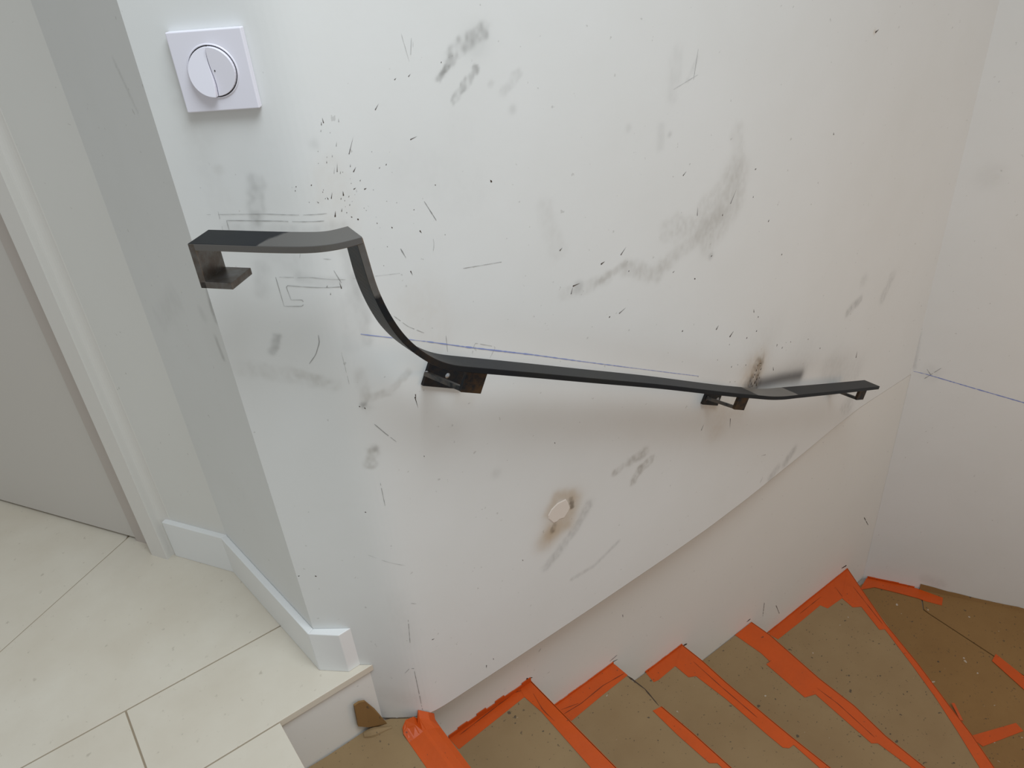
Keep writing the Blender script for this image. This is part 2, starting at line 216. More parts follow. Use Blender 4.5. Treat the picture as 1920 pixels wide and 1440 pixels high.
[0.54124,0.76354],[0.54914,0.7635],[0.55705,0.76346],[0.56495,0.76343],[0.57285,0.76339],[0.58075,0.76335],[0.58866,0.76331],[0.59656,0.76327],[0.60446,
0.76323],[0.61237,0.76319],[0.62027,0.76315],[0.62817,0.76311],[0.63607,0.76308],[0.64398,0.76306],[0.65188,0.76306],[0.65978,0.76307],[0.66769,0.7631],
[0.67559,0.76313],[0.68349,0.76317],[0.6914,0.76321],[0.6993,0.76325],[0.7072,0.76329],[0.7151,0.76333],[0.72301,0.76337],[0.73091,0.7634],[0.73881,0.76344],
[0.74672,0.76348],[0.75462,0.76352],[0.76252,0.76356],[0.77042,0.7636],[0.77833,0.76364],[0.78623,0.76368],[0.79413,0.76372],[0.80204,0.76376],[0.80994,
0.7638],[0.81784,0.76384],[0.82574,0.76388],[0.83365,0.76393],[0.84155,0.764],[0.84945,0.76408],[0.85735,0.7642],[0.86526,0.76433],[0.87316,0.76449],[0.88106,
0.76465],[0.88896,0.76481],[0.89686,0.76498],[0.90476,0.76514],[0.91266,0.76531],[0.92057,0.76547],[0.92847,0.76563],[0.93637,0.7658],[0.94427,0.76597],
[0.95217,0.76615],[0.96007,0.76636],[0.96797,0.76661],[0.97586,0.76692],[0.98376,0.76728],[0.99165,0.76768],[0.99954,0.76809],[1.00743,0.76852],[1.01533,
0.76894],[1.02322,0.76937],[1.03111,0.76979],[1.039,0.77022],[1.04689,0.77064],[1.05478,0.77107],[1.06267,0.77149],[1.07057,0.77192],[1.07846,0.77235],
[1.08635,0.7728],[1.09424,0.77328],[1.10212,0.77379],[1.11,0.77435],[1.11788,0.77495],[1.12576,0.77557],[1.13364,0.77619],[1.14152,0.77682],[1.1494,0.77745],
[1.15727,0.77808],[1.16515,0.77871],[1.17303,0.77934],[1.18091,0.77997],[1.18879,0.7806],[1.19666,0.78123],[1.20454,0.78186],[1.21242,0.78249],[1.2203,
0.78312],[1.22817,0.78375],[1.23605,0.78438],[1.24393,0.78501],[1.25181,0.78564],[1.25969,0.78627],[1.26756,0.78691],[1.27544,0.78754],[1.28332,0.78817],
[1.2912,0.78882],[1.29907,0.78948],[1.30695,0.79015],[1.31482,0.79084],[1.32269,0.79155],[1.33056,0.79225],[1.33843,0.79296],[1.3463,0.79367],[1.35417,
0.79438],[1.36205,0.79508],[1.36992,0.79579],[1.37779,0.7965],[1.38566,0.79721],[1.39353,0.79792],[1.4014,0.79863],[1.40927,0.79933],[1.41714,0.80004],
[1.42502,0.80075],[1.43289,0.80145],[1.44076,0.80213],[1.44864,0.8028],[1.45651,0.80344],[1.46439,0.80405],[1.47227,0.80465],[1.48015,0.80525],[1.48803,
0.80583],[1.49591,0.80642],[1.5038,0.80701],[1.51168,0.8076],[1.51956,0.80818],[1.52744,0.80877],[1.53532,0.80935],[1.5432,0.80989],[1.55109,0.81039],[1.55898,
0.81079],[1.56687,0.81108],[1.57477,0.81128],[1.58267,0.8114],[1.59057,0.8115],[1.59847,0.81158],[1.60638,0.81165],[1.61428,0.81171],[1.62218,0.81175],
[1.63009,0.81178],[1.63799,0.81179],[1.64589,0.8118],[1.65379,0.8118],[1.6617,0.8118],[1.6696,0.8118],[1.6775,0.8118],[1.68541,0.8118],[1.69331,0.8118],
[1.70121,0.8118],[1.70912,0.8118],[1.71702,0.8118],[1.72492,0.8118],[1.73282,0.8118],[1.74073,0.8118],[1.74863,0.8118],[1.75653,0.8118],[1.76444,0.8118],
[1.77234,0.8118],[1.78024,0.8118],[1.78815,0.8118],[1.79605,0.8118],[1.8,0.8118]]}

# ---------------------------------------------------------------- materials
def srgb(r, g, b):
    f = lambda c: (c / 255 / 12.92) if c / 255 <= 0.04045 else ((c / 255 + 0.055) / 1.055) ** 2.4
    return (f(r), f(g), f(b), 1)

def new_mat(name, color, rough=0.6, metal=0.0, spec=0.5):
    mt = bpy.data.materials.new(name); mt.use_nodes = True
    b = mt.node_tree.nodes['Principled BSDF']
    b.inputs['Base Color'].default_value = color
    b.inputs['Roughness'].default_value = rough
    b.inputs['Metallic'].default_value = metal
    b.inputs['Specular IOR Level'].default_value = spec
    return mt, mt.node_tree, b

def nd(nt, kind, **kw):
    n = nt.nodes.new(kind)
    for k, v in kw.items():
        setattr(n, k, v)
    return n

def noise(nt, scale, detail=4, rough=0.55):
    tc = nt.nodes.get('tc') or nd(nt, 'ShaderNodeTexCoord', name='tc')
    n = nd(nt, 'ShaderNodeTexNoise')
    n.inputs['Scale'].default_value = scale
    n.inputs['Detail'].default_value = detail
    n.inputs['Roughness'].default_value = rough
    nt.links.new(tc.outputs['Object'], n.inputs['Vector'])
    return n

def ramp(nt, src, p0, p1, c0=(0, 0, 0, 1), c1=(1, 1, 1, 1)):
    r = nd(nt, 'ShaderNodeValToRGB')
    r.color_ramp.elements[0].position = p0; r.color_ramp.elements[1].position = p1
    r.color_ramp.elements[0].color = c0; r.color_ramp.elements[1].color = c1
    nt.links.new(src, r.inputs[0])
    return r

def mixc(nt, fac, a, b, mode='MIX'):
    x = nd(nt, 'ShaderNodeMix', data_type='RGBA', blend_type=mode)
    for sock, v in ((x.inputs[0], fac), (x.inputs[6], a), (x.inputs[7], b)):
        if isinstance(v, (int, float, tuple)):
            sock.default_value = v
        else:
            nt.links.new(v, sock)
    return x.outputs[2]

def bump(nt, b, src, strength, dist=0.002):
    n = nd(nt, 'ShaderNodeBump')
    n.inputs['Strength'].default_value = strength
    n.inputs['Distance'].default_value = dist
    nt.links.new(src, n.inputs['Height'])
    nt.links.new(n.outputs[0], b.inputs['Normal'])

def mat_plaster(name, color, stain=True, grime=0.10):
    mt, nt, b = new_mat(name, color, 0.62, 0, 0.35)
    n1 = noise(nt, 5.0, 5, 0.6)
    r1 = ramp(nt, n1.outputs[0], 0.35, 0.75)
    dirty = tuple(c * k for c, k in zip(color[:3], (0.90, 0.895, 0.87))) + (1,)
    mul = nd(nt, 'ShaderNodeMath', operation='MULTIPLY'); mul.inputs[1].default_value = grime * 3
    nt.links.new(r1.outputs[0], mul.inputs[0])
    col = mixc(nt, mul.outputs[0], color, dirty)
    # rare tiny nicks and dust dots
    n2 = noise(nt, 90.0, 2, 0.5)
    r2 = ramp(nt, n2.outputs[0], 0.735, 0.765)
    m2 = nd(nt, 'ShaderNodeMath', operation='MULTIPLY'); m2.inputs[1].default_value = 0.30
    nt.links.new(r2.outputs[0], m2.inputs[0])
    col = mixc(nt, m2.outputs[0], col, (0.25, 0.24, 0.22, 1))
    if stain:
        a = nd(nt, 'ShaderNodeAttribute', attribute_name='stain')
        col = mixc(nt, a.outputs['Alpha'], col, a.outputs['Color'])
    nt.links.new(col, b.inputs['Base Color'])
    n3 = noise(nt, 14.0, 6, 0.6)
    bump(nt, b, n3.outputs[0], 0.10, 0.004)
    return mt

def mat_tile():
    mt, nt, b = new_mat('limestone', srgb(214, 207, 192), 0.42, 0, 0.4)
    n1 = noise(nt, 3.5, 6, 0.6)
    col = mixc(nt, ramp(nt, n1.outputs[0], 0.3, 0.75).outputs[0], srgb(219, 213, 199), srgb(205, 196, 179))
    n2 = noise(nt, 60.0, 3, 0.6)
    r2 = ramp(nt, n2.outputs[0], 0.655, 0.74)
    m2 = nd(nt, 'ShaderNodeMath', operation='MULTIPLY'); m2.inputs[1].default_value = 0.40
    nt.links.new(r2.outputs[0], m2.inputs[0])
    col = mixc(nt, m2.outputs[0], col, srgb(150, 140, 124))
    nt.links.new(col, b.inputs['Base Color'])
    bump(nt, b, n2.outputs[0], 0.05, 0.001)
    return mt

def mat_cardboard(name, c0, c1):
    mt, nt, b = new_mat(name, c0, 0.75, 0, 0.25)
    n1 = noise(nt, 6.0, 5, 0.6)
    col = mixc(nt, ramp(nt, n1.outputs[0], 0.3, 0.72).outputs[0], c0, c1)
    # plaster dust and metal grit specks
    for sc, lo, hi, cc, amt in ((85, 0.725, 0.755, (0.05, 0.045, 0.04, 1), 0.75), (150, 0.71, 0.75, (0.06, 0.05, 0.04, 1), 0.6), (60, 0.765, 0.79, (0.55, 0.52, 0.47, 1), 0.6)):
        n = noise(nt, sc, 1.5, 0.4)
        mp = nd(nt, 'ShaderNodeMapping'); mp.inputs['Location'].default_value = (sc, sc * 2, 3)
        nt.links.new(nt.nodes['tc'].outputs['Object'], mp.inputs[0]); nt.links.new(mp.outputs[0], n.inputs['Vector'])
        r = ramp(nt, n.outputs[0], lo, hi)
        mm = nd(nt, 'ShaderNodeMath', operation='MULTIPLY'); mm.inputs[1].default_value = amt
        nt.links.new(r.outputs[0], mm.inputs[0])
        col = mixc(nt, mm.outputs[0], col, cc)
    nt.links.new(col, b.inputs['Base Color'])
    n4 = noise(nt, 20.0, 4, 0.6)
    bump(nt, b, n4.outputs[0], 0.15, 0.003)
    return mt

def mat_tape():
    mt, nt, b = new_mat('orange_tape', srgb(232, 96, 30), 0.45, 0, 0.45)
    n1 = noise(nt, 18.0, 4, 0.6)
    col = mixc(nt, ramp(nt, n1.outputs[0], 0.3, 0.75).outputs[0], srgb(199, 80, 13), srgb(188, 77, 18))
    n2 = noise(nt, 110.0, 1.5, 0.4)
    r2 = ramp(nt, n2.outputs[0], 0.73, 0.76)
    mm = nd(nt, 'ShaderNodeMath', operation='MULTIPLY'); mm.inputs[1].default_value = 0.7
    nt.links.new(r2.outputs[0], mm.inputs[0])
    col = mixc(nt, mm.outputs[0], col, (0.08, 0.04, 0.02, 1))
    nt.links.new(col, b.inputs['Base Color'])
    n3 = noise(nt, 30.0, 4, 0.65)
    bump(nt, b, n3.outputs[0], 0.35, 0.003)
    return mt

def mat_steel():
    mt, nt, b = new_mat('raw_steel', (0.05, 0.055, 0.06, 1), 0.4, 0.85, 0.5)
    a = nd(nt, 'ShaderNodeAttribute', attribute_name='ground')   # 0 mill scale .. 1 bright ground metal
    n1 = noise(nt, 40.0, 5, 0.65)
    ad = nd(nt, 'ShaderNodeMath', operation='MULTIPLY_ADD'); ad.inputs[1].default_value = 0.5; ad.inputs[2].default_value = -0.25
    nt.links.new(n1.outputs[0], ad.inputs[0])
    sm = nd(nt, 'ShaderNodeMath', operation='ADD'); nt.links.new(a.outputs['Fac'], sm.inputs[0]); nt.links.new(ad.outputs[0], sm.inputs[1])
    r = ramp(nt, sm.outputs[0], 0.42, 0.58)
    n2 = noise(nt, 9.0, 4, 0.6)
    scale_col = mixc(nt, ramp(nt, n2.outputs[0], 0.35, 0.7).outputs[0], (0.026, 0.029, 0.030, 1), (0.018, 0.022, 0.030, 1))
    col = mixc(nt, r.outputs[0], scale_col, (0.190, 0.184, 0.176, 1))
    rust = nd(nt, 'ShaderNodeAttribute', attribute_name='rust')
    rr = nd(nt, 'ShaderNodeMath', operation='MULTIPLY'); nt.links.new(rust.outputs['Fac'], rr.inputs[0])
    nt.links.new(ramp(nt, n1.outputs[0], 0.40, 0.60).outputs[0], rr.inputs[1])
    col = mixc(nt, rr.outputs[0], col, (0.09, 0.055, 0.03, 1))
    nt.links.new(col, b.inputs['Base Color'])
    rg = nd(nt, 'ShaderNodeMapRange'); rg.inputs[3].default_value = 0.50; rg.inputs[4].default_value = 0.36
    nt.links.new(r.outputs[0], rg.inputs[0]); nt.links.new(rg.outputs[0], b.inputs['Roughness'])
    n3 = noise(nt, 160.0, 3, 0.6)
    bump(nt, b, n3.outputs[0], 0.06, 0.001)
    return mt

M = {}
M['wall'] = mat_plaster('white_plaster', srgb(225, 227, 226))
M['wall_plain'] = mat_plaster('white_wall_paint', srgb(224, 224, 220), stain=False, grime=0.06)
M['trim'] = new_mat('white_trim_paint', srgb(232, 234, 234), 0.35, 0, 0.5)[0]
M['casing'] = new_mat('white_casing_paint', srgb(222, 220, 215), 0.45, 0, 0.5)[0]
M['door'] = new_mat('pale_grey_door_paint', srgb(203, 199, 193), 0.4, 0, 0.5)[0]
M['frame'] = new_mat('shade_tinted_frame_paint', srgb(190, 182, 175), 0.5, 0, 0.4)[0]  # brown tint paints in the casing's shadow on the frame
M['gap'] = new_mat('dark_joint', (0.03, 0.028, 0.025, 1), 0.9)[0]
M['tile'] = mat_tile()
M['grout'] = new_mat('grout', srgb(158, 144, 124), 0.9)[0]
M['plastic'] = new_mat('white_switch_plastic', srgb(233, 232, 242), 0.28, 0, 0.5)[0]
M['cardboard'] = mat_cardboard('grey_brown_cardboard', srgb(148, 126, 93), srgb(139, 116, 84))
M['cardboard_warm'] = mat_cardboard('warm_brown_cardboard', srgb(140, 109, 68), srgb(132, 101, 62))
M['concrete'] = new_mat('concrete', srgb(150, 145, 138), 0.9)[0]
M['tape'] = mat_tape()
M['steel'] = mat_steel()
M['pencil'] = new_mat('pencil_graphite', srgb(148, 148, 146), 0.8)[0]
M['chalk'] = new_mat('blue_chalk', srgb(138, 152, 205), 0.9)[0]
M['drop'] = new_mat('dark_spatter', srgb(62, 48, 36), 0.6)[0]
M['chip'] = new_mat('bare_plaster', srgb(222, 213, 203), 0.9)[0]
M['screw'] = new_mat('zinc_screw', (0.5, 0.52, 0.55, 1), 0.35, 1.0)[0]
M['ceiling'] = new_mat('ceiling_paint', srgb(235, 235, 232), 0.8)[0]

# ---------------------------------------------------------------- mesh helpers (survey units in, metres out)
def mesh_obj(name, verts, faces, mat, parent=None, smooth=False):
    me = bpy.data.meshes.new(name)
    me.from_pydata([(x * S, y * S, z * S) for x, y, z in verts], [], faces)
    me.validate(); me.update()
    bm = bmesh.new(); bm.from_mesh(me)
    bmesh.ops.recalc_face_normals(bm, faces=bm.faces); bm.to_mesh(me); bm.free()
    if mat: me.materials.append(mat)
    if smooth:
        me.polygons.foreach_set('use_smooth', [True] * len(me.polygons))
    o = bpy.data.objects.new(name, me); COL.objects.link(o)
    if parent is not None:
        o.parent = parent
        if parent.type == 'EMPTY':
            o.matrix_parent_inverse = Matrix.Translation(-parent.location)
    return o

def prism_data(poly, z0, z1):
    n = len(poly)
    v = [(x, y, z0) for x, y in poly] + [(x, y, z1) for x, y in poly]
    f = [list(range(n))[::-1], list(range(n, 2 * n))]
    f += [[i, (i + 1) % n, n + (i + 1) % n, n + i] for i in range(n)]
    return v, f

def prism(name, poly, z0, z1, mat, parent=None, bev=0.0):
    v, f = prism_data(poly, z0, z1)
    o = mesh_obj(name, v, f, mat, parent)
    if bev:
        b = o.modifiers.new('bevel', 'BEVEL'); b.width = bev * S; b.segments = 2; b.limit_method = 'ANGLE'
    return o

class MB:
    def __init__(self): self.v = []; self.f = []
    def add(self, v, f):
        k = len(self.v); self.v += list(v); self.f += [[i + k for i in q] for q in f]; return self
    def hexa(self, a):        # eight corners: bottom 4, top 4
        return self.add(a, [[3, 2, 1, 0], [4, 5, 6, 7], [0, 1, 5, 4], [1, 2, 6, 5], [2, 3, 7, 6], [3, 0, 4, 7]])
    def build(self, name, mat, parent=None, bev=0.0, smooth=False):
        o = mesh_obj(name, self.v, self.f, mat, parent, smooth)
        if bev:
            b = o.modifiers.new('bevel', 'BEVEL'); b.width = bev * S; b.segments = 2; b.limit_method = 'ANGLE'
        return o

def empty(name, loc):
    e = bpy.data.objects.new(name, None); e.empty_display_size = 0.05
    e.location = Vector(loc) * S; COL.objects.link(e); return e

def tag(o, label=None, cat=None, group=None, kind=None):
    if label: o['label'] = label
    if cat: o['category'] = cat
    if group: o['group'] = group
    if kind: o['kind'] = kind
    return o

def struct(o, label, cat):
    return tag(o, label, cat, kind='structure')

# value noise used for the grain of smudges
def vnoise(x, y, seed):
    xi = np.floor(x).astype(np.int64); yi = np.floor(y).astype(np.int64)
    fx = x - xi; fy = y - yi; fx = fx * fx * (3 - 2 * fx); fy = fy * fy * (3 - 2 * fy)
    def h(a, b):
        q = (a * 374761393 + b * 668265263 + seed * 144665) & 0x7fffffff
        q = ((q ^ (q >> 13)) * 1274126177) & 0x7fffffff
        return ((q ^ (q >> 16)) & 0xffff) / 65535.0
    return (h(xi, yi) * (1 - fx) + h(xi + 1, yi) * fx) * (1 - fy) + (h(xi, yi + 1) * (1 - fx) + h(xi + 1, yi + 1) * fx) * fy

def paint(s, z, marks):
    rgb = np.full((s.size, 3), 0.3); al = np.zeros(s.size)
    for k, (pts, w, a, c, g) in enumerate(marks):
        pts = np.array(pts, float)
        lo = pts.min(0) - 2.6 * w; hi = pts.max(0) + 2.6 * w
        idx = np.where((s > lo[0]) & (s < hi[0]) & (z > lo[1]) & (z < hi[1]))[0]
        if not idx.size: continue
        P = np.stack([s[idx], z[idx]], 1)
        # slightly wandering outline
        P = P + w * (0.05 + 0.75 * g) * np.stack([vnoise(P[:, 0] / w / 0.9, P[:, 1] / w / 0.9, k) - .5, vnoise(P[:, 0] / w / 0.9, P[:, 1] / w / 0.9, k + 99) - .5], 1)
        if len(pts) == 1:
            d = np.hypot(*(P - pts[0]).T)
        else:
            d = np.full(idx.size, 9.0)
            for p, q in zip(pts[:-1], pts[1:]):
                e = q - p; t = np.clip(((P - p) @ e) / max(e @ e, 1e-9), 0, 1)
                d = np.minimum(d, np.hypot(*(P - p - t[:, None] * e).T))
        x = d / w
        m = 1 / (1 + np.exp((x - 0.95) / (0.30 * (1 - g) ** 1.3 + 0.07)))
        gn = vnoise(s[idx] / 0.006, z[idx] / 0.010, k + 7) * .6 + vnoise(s[idx] / 0.0035, z[idx] / 0.005, k + 31) * .4
        m = m * (1 - g + g * np.clip((gn - .25) * 2.2, 0, 1.5))
        m = np.clip(a * m, 0, 0.97)
        na = al[idx] + m * (1 - al[idx])
        mix = np.where(na > 1e-6, m / np.maximum(na, 1e-6), 0)[:, None]
        rgb[idx] = rgb[idx] * (1 - mix) + np.array(DATA['smudge_rgb'][c]) * mix
        al[idx] = na
    return np.concatenate([rgb, al[:, None]], 1).astype(np.float32)

class Plan:
    """a vertical wall face following a plan polyline; (s, z) -> point"""
    def __init__(self, pts):
        self.p = np.array(pts, float)
        self.l = np.r_[0, np.cumsum(np.hypot(*np.diff(self.p, axis=0).T))]
    def xy(self, s):
        return np.stack([np.interp(s, self.l, self.p[:, 0]), np.interp(s, self.l, self.p[:, 1])], -1)
    def frame(self, s):
        s = np.asarray(s, float)
        a = self.xy(np.clip(s - .004, 0, self.l[-1])); b = self.xy(np.clip(s + .004, 0, self.l[-1]))
        t = b - a; t /= np.hypot(t[..., 0], t[..., 1])[..., None]
        n = np.stack([t[..., 1], -t[..., 0]], -1)     # towards the room
        return t, n
    def pt(self, s, z, off=0.0):
        p = self.xy(s); t, n = self.frame(s)
        q = p + n * off
        return (float(q[0]), float(q[1]), float(z))

def wall_sheet(name, plan, s_vals, z_vals, mat, back, marks=None):
    """solid wall: fine front sheet along the plan, plain back, bottom, top and ends"""
    s_vals = np.array(s_vals); z_vals = np.array(z_vals)
    ns, nz = len(s_vals), len(z_vals)
    xy = plan.xy(s_vals)
    V = np.zeros((nz, ns, 3)); V[..., 0] = xy[None, :, 0]; V[..., 1] = xy[None, :, 1]; V[..., 2] = z_vals[:, None]
    bx = np.array([back(i, p) for i, p in enumerate(xy)])
    B = np.zeros((2, ns, 3)); B[:, :, :2] = bx[None]; B[0, :, 2] = z_vals[0]; B[1, :, 2] = z_vals[-1]
    verts = np.concatenate([V.reshape(-1, 3), B.reshape(-1, 3)]) * S
    i = np.arange(ns - 1)[None, :] + np.arange(nz - 1)[:, None] * ns
    quads = np.stack([i, i + 1, i + 1 + ns, i + ns], -1).reshape(-1, 4)
    b0 = nz * ns; b1 = b0 + ns; top = (nz - 1) * ns
    k = np.arange(ns - 1)
    extra = [np.stack([b0 + k, b0 + k + 1, k + 1, k], -1), np.stack([top + k, top + k + 1, b1 + k + 1, b1 + k], -1), np.stack([b1 + k, b1 + k + 1, b0 + k + 1, b0 + k], -1)]
    quads = np.concatenate([quads] + extra)
    me = bpy.data.meshes.new(name)
    me.vertices.add(len(verts)); me.vertices.foreach_set('co', verts.ravel())
    me.loops.add(quads.size); me.loops.foreach_set('vertex_index', quads.ravel().astype(np.int32))
    me.polygons.add(len(quads)); me.polygons.foreach_set('loop_start', np.arange(0, quads.size, 4, dtype=np.int32))
    me.update(calc_edges=True); me.validate()
    sm = np.zeros(len(quads), bool); sm[:(ns - 1) * (nz - 1)] = True
    me.polygons.foreach_set('use_smooth', sm)
    if marks is not None:
        ss = np.broadcast_to(s_vals[None, :], (nz, ns)).ravel(); zz = np.broadcast_to(z_vals[:, None], (nz, ns)).ravel()
        c = np.concatenate([paint(ss, zz, marks), np.zeros((2 * ns, 4), np.float32)])
        at = me.attributes.new('stain', 'FLOAT_COLOR', 'POINT'); at.data.foreach_set('color', c.ravel())
    me.materials.append(mat)
    o = bpy.data.objects.new(name, me); COL.objects.link(o)
    return o

# ================================================================ THE SETTING
PI = math.pi
Z_TOP = 2.05
ZT = {0: 0.0, 1: -.137, 2: -.298, 3: -.422, 4: -.538, 5: -.662, 6: -.768, 7: -.880}
Y_LOW = .812                      # face of the lower stair wall

# ---- back wall (switch panel, crease, stair wall); its lower edge overhangs the stair wall below
back_plan = Plan(DATA['wall'])
L = back_plan.l[-1]
s_vals = np.arange(0, L, 0.0018); s_vals = np.append(s_vals, L)
z_vals = np.r_[np.arange(-.137, 1.0, 0.0018), 1.02, 1.2, 1.5, Z_TOP]
def back_of(i, p):
    x, y = p
    return (x + .03, .93) if x < .25 else (x + .02 if x < 1.75 else x, .93)
wall_back = wall_sheet('wall_back', back_plan, s_vals, z_vals, M['wall'], back_of, DATA['smudges'])  # smudges, plus a painted grey shading strip left of the gooseneck
struct(wall_back, 'white plastered stair wall covered in smudges, spatter and pencil marks', 'wall')

def strips(lines, plan, off, K=0.8, gaps=.10):
    mb = MB()
    for pts, w in lines:
        P = np.array(pts, float)
        seg = np.r_[0, np.cumsum(np.hypot(*np.diff(P, axis=0).T))]
        n = max(2, int(seg[-1] / .004) + 1)
        t = np.linspace(0, seg[-1], n)
        Q = np.stack([np.interp(t, seg, P[:, 0]), np.interp(t, seg, P[:, 1])], 1)
        T = np.gradient(Q, axis=0); T /= np.maximum(np.hypot(*T.T), 1e-9)[:, None]
        N = np.stack([-T[:, 1], T[:, 0]], 1)
        k = len(mb.v)
        for j in range(n):
            ww = w * .5 * K * (0.45 + 0.7 * random.random()) * (0.5 if j in (0, n - 1) else 1)
            a = Q[j] + N[j] * ww; b = Q[j] - N[j] * ww
            mb.v.append(plan.pt(a[0], a[1], off)); mb.v.append(plan.pt(b[0], b[1], off))
        mb.f += [[k + 2 * j, k + 2 * j + 1, k + 2 * j + 3, k + 2 * j + 2] for j in range(n - 1) if random.random() > gaps]
    return mb

tag(strips(DATA['pencil'], back_plan, .0005).build('pencil_mark', M['pencil'], wall_back), 'thin grey pencil lines and scratches', kind='stuff')
tag(strips(DATA['blue'], back_plan, .0005, 1.0, 0).build('chalk_line', M['chalk'], wall_back), 'faded blue chalk line above the rail', kind='stuff')

mb = MB()                                       # metal spatter: small raised teardrops
for (h, t, r) in DATA['drops']:
    h = np.array(h); t = np.array(t); e = t - h; ln = np.hypot(*e)
    d = e / ln if ln > 1e-6 else np.array([0, 1.0]); nrm = np.array([-d[1], d[0]])
    r = r * 0.8
    ring = []
    for a in np.linspace(-PI * .75, PI * .75, 7):
        ring.append(h - d * r * math.cos(a) * 1.0 + nrm * r * math.sin(a) * .8)
    ring.append(h + d * max(ln, r * 1.2))
    k = len(mb.v)
    for q in ring: mb.v.append(back_plan.pt(q[0], q[1], .0003))
    mb.v.append(back_plan.pt(h[0], h[1], .0003 + r * .35))
    n = len(ring)
    mb.f += [[k + j, k + (j + 1) % n, k + n] for j in range(n)]
tag(mb.build('spatter', M['drop'], wall_back), 'dark weld spatter dots', kind='stuff')

mb = MB()                                       # burnt spot where the paint skin has flaked off
ring = np.array(DATA['chip']); cen = ring.mean(0)
outer = [back_plan.pt(*(cen + (q - cen) * 1.04), .0002) for q in ring]
inner = [back_plan.pt(*(cen + (q - cen) * 0.95), .0011) for q in ring]
n = len(ring); mb.v = outer + inner
mb.f = [[j, (j + 1) % n, n + (j + 1) % n, n + j] for j in range(n)] + [list(range(n, 2 * n))]
tag(mb.build('paint_chip', M['chip'], wall_back), 'bare pale patch ringed by a brown burn')

# ---- lower stair wall, recessed under the overhang, running back below the landing edge
lw = prism('wall_lower', [(.0815, Y_LOW), (1.83, Y_LOW), (1.83, .90), (.0815, .90)], -1.0, -.0125, M['wall_plain'])
struct(lw, 'plain white stair wall recessed beneath the diagonal plaster edge', 'wall')

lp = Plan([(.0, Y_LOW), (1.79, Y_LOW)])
tag(strips(DATA['gap_smudge'], lp, .0006, 1.0).build('gap_smudge_mark', M['drop'], lw), 'dark strips painted for the gaps at the step noses, and small smudges', kind='stuff')  # dark of the nosing-end gaps painted as strips, plus small smudges

# ---- right wall of the stairwell
RC = np.array([1.795, .8118]); RD = np.array([.528, -.849])
rp = Plan([RC, RC + RD * 1.3])
rs = np.r_[np.arange(0, .62, .004), .65, .9, 1.3]; rz = np.r_[-1.0, -.9, np.arange(-.88, .80, .004), .9, 1.3, Z_TOP]
wr = wall_sheet('wall_right', rp, rs, rz, M['wall'], lambda i, p: tuple(np.array(p) + np.array([.849, .528]) * .06), DATA['right_smudge_shade'])  # smudges, plus shading painted down the corner
struct(wr, 'plain off-white stairwell wall on the right with a blue chalk line', 'wall')
tag(strips(DATA['blue_right'], rp, .0005, 1.0, 0).build('chalk_line', M['chalk'], wr), 'thin blue chalk line', kind='stuff')
tag(strips(DATA['pencil_right'], rp, .0005).build('pencil_mark', M['pencil'], wr), 'small pencil cross beside the corner', kind='stuff')

# ---- narrow return wall between the door wall and the switch panel
JA = np.array([.1435, 1.152]); JB = np.array([.176, .856])
jp = Plan([JA, JB]); jl = jp.l[-1]
js = np.r_[np.arange(0, jl, .003), jl]; jz = np.r_[-.02, np.arange(.0, 1.15, .003), 1.3, Z_TOP]
wm = wall_sheet('wall_middle', jp, js, jz, M['wall'], lambda i, p: (p[0] + .05, max(p[1], .88)), DATA['jamb_smudge'])
struct(wm, 'narrow shaded return wall between the door wall and the switch panel', 'wall')

# ---- door wall
BI = np.array([.133, 1.150]); DE = np.array([-.5225, .8526]); DM = np.array([-.8526, -.5225])   # along, towards room
def dw(a, o): return tuple(BI + DE * a + DM * o)
def dslab(name, a0, a1, o0, o1, z0, z1, mat, parent=None, bev=0):
    return prism(name, [dw(a0, o0), dw(a1, o0), dw(a1, o1), dw(a0, o1)], z0, z1, mat, parent, bev)
wl = dslab('wall_left', -.012, .175, -.010, -.09, -.02, Z_TOP, M['wall_plain'])
struct(wl, 'white wall beside the door, behind the short baseboard', 'wall')
dslab('wall_header', .175, 1.3, -.010, -.09, 1.75, Z_TOP, M['wall_plain'], wl)
dr = dslab('door_1', .2425, .93, -.011, -.045, .006, 1.72, M['door'])
struct(dr, 'closed pale grey flush door at the left edge', 'door')
dslab('door_frame', .176, .2400, -.0085, -.06, 0, 1.74, M['frame'], dr)
dslab('door_gap', .2425, .93, -.020, -.045, -.001, .0062, M['gap'], dr)
dslab('door_seal', .2395, .2432, -.016, -.06, 0, 1.74, M['gap'], dr)
mb = MB()                                       # casing with a filled, rounded inside corner
prof = [(.182, -.012), (.182, .0117), (.1812, .0125), (.1432, .0125), (.1424, .0117)]
for a in np.linspace(0, PI / 2, 8):
    prof.append((.1424 - .018 * (1 - math.cos(a)), .002 - .0115 * math.sin(a)))
prof.append((.12, -.012))
v, f = prism_data([dw(a, o) for a, o in prof], 0, 1.80)
mb.add(v, f)
ca = mb.build('trim_1', M['casing'])
struct(ca, 'white door casing beside the closed door', 'trim')

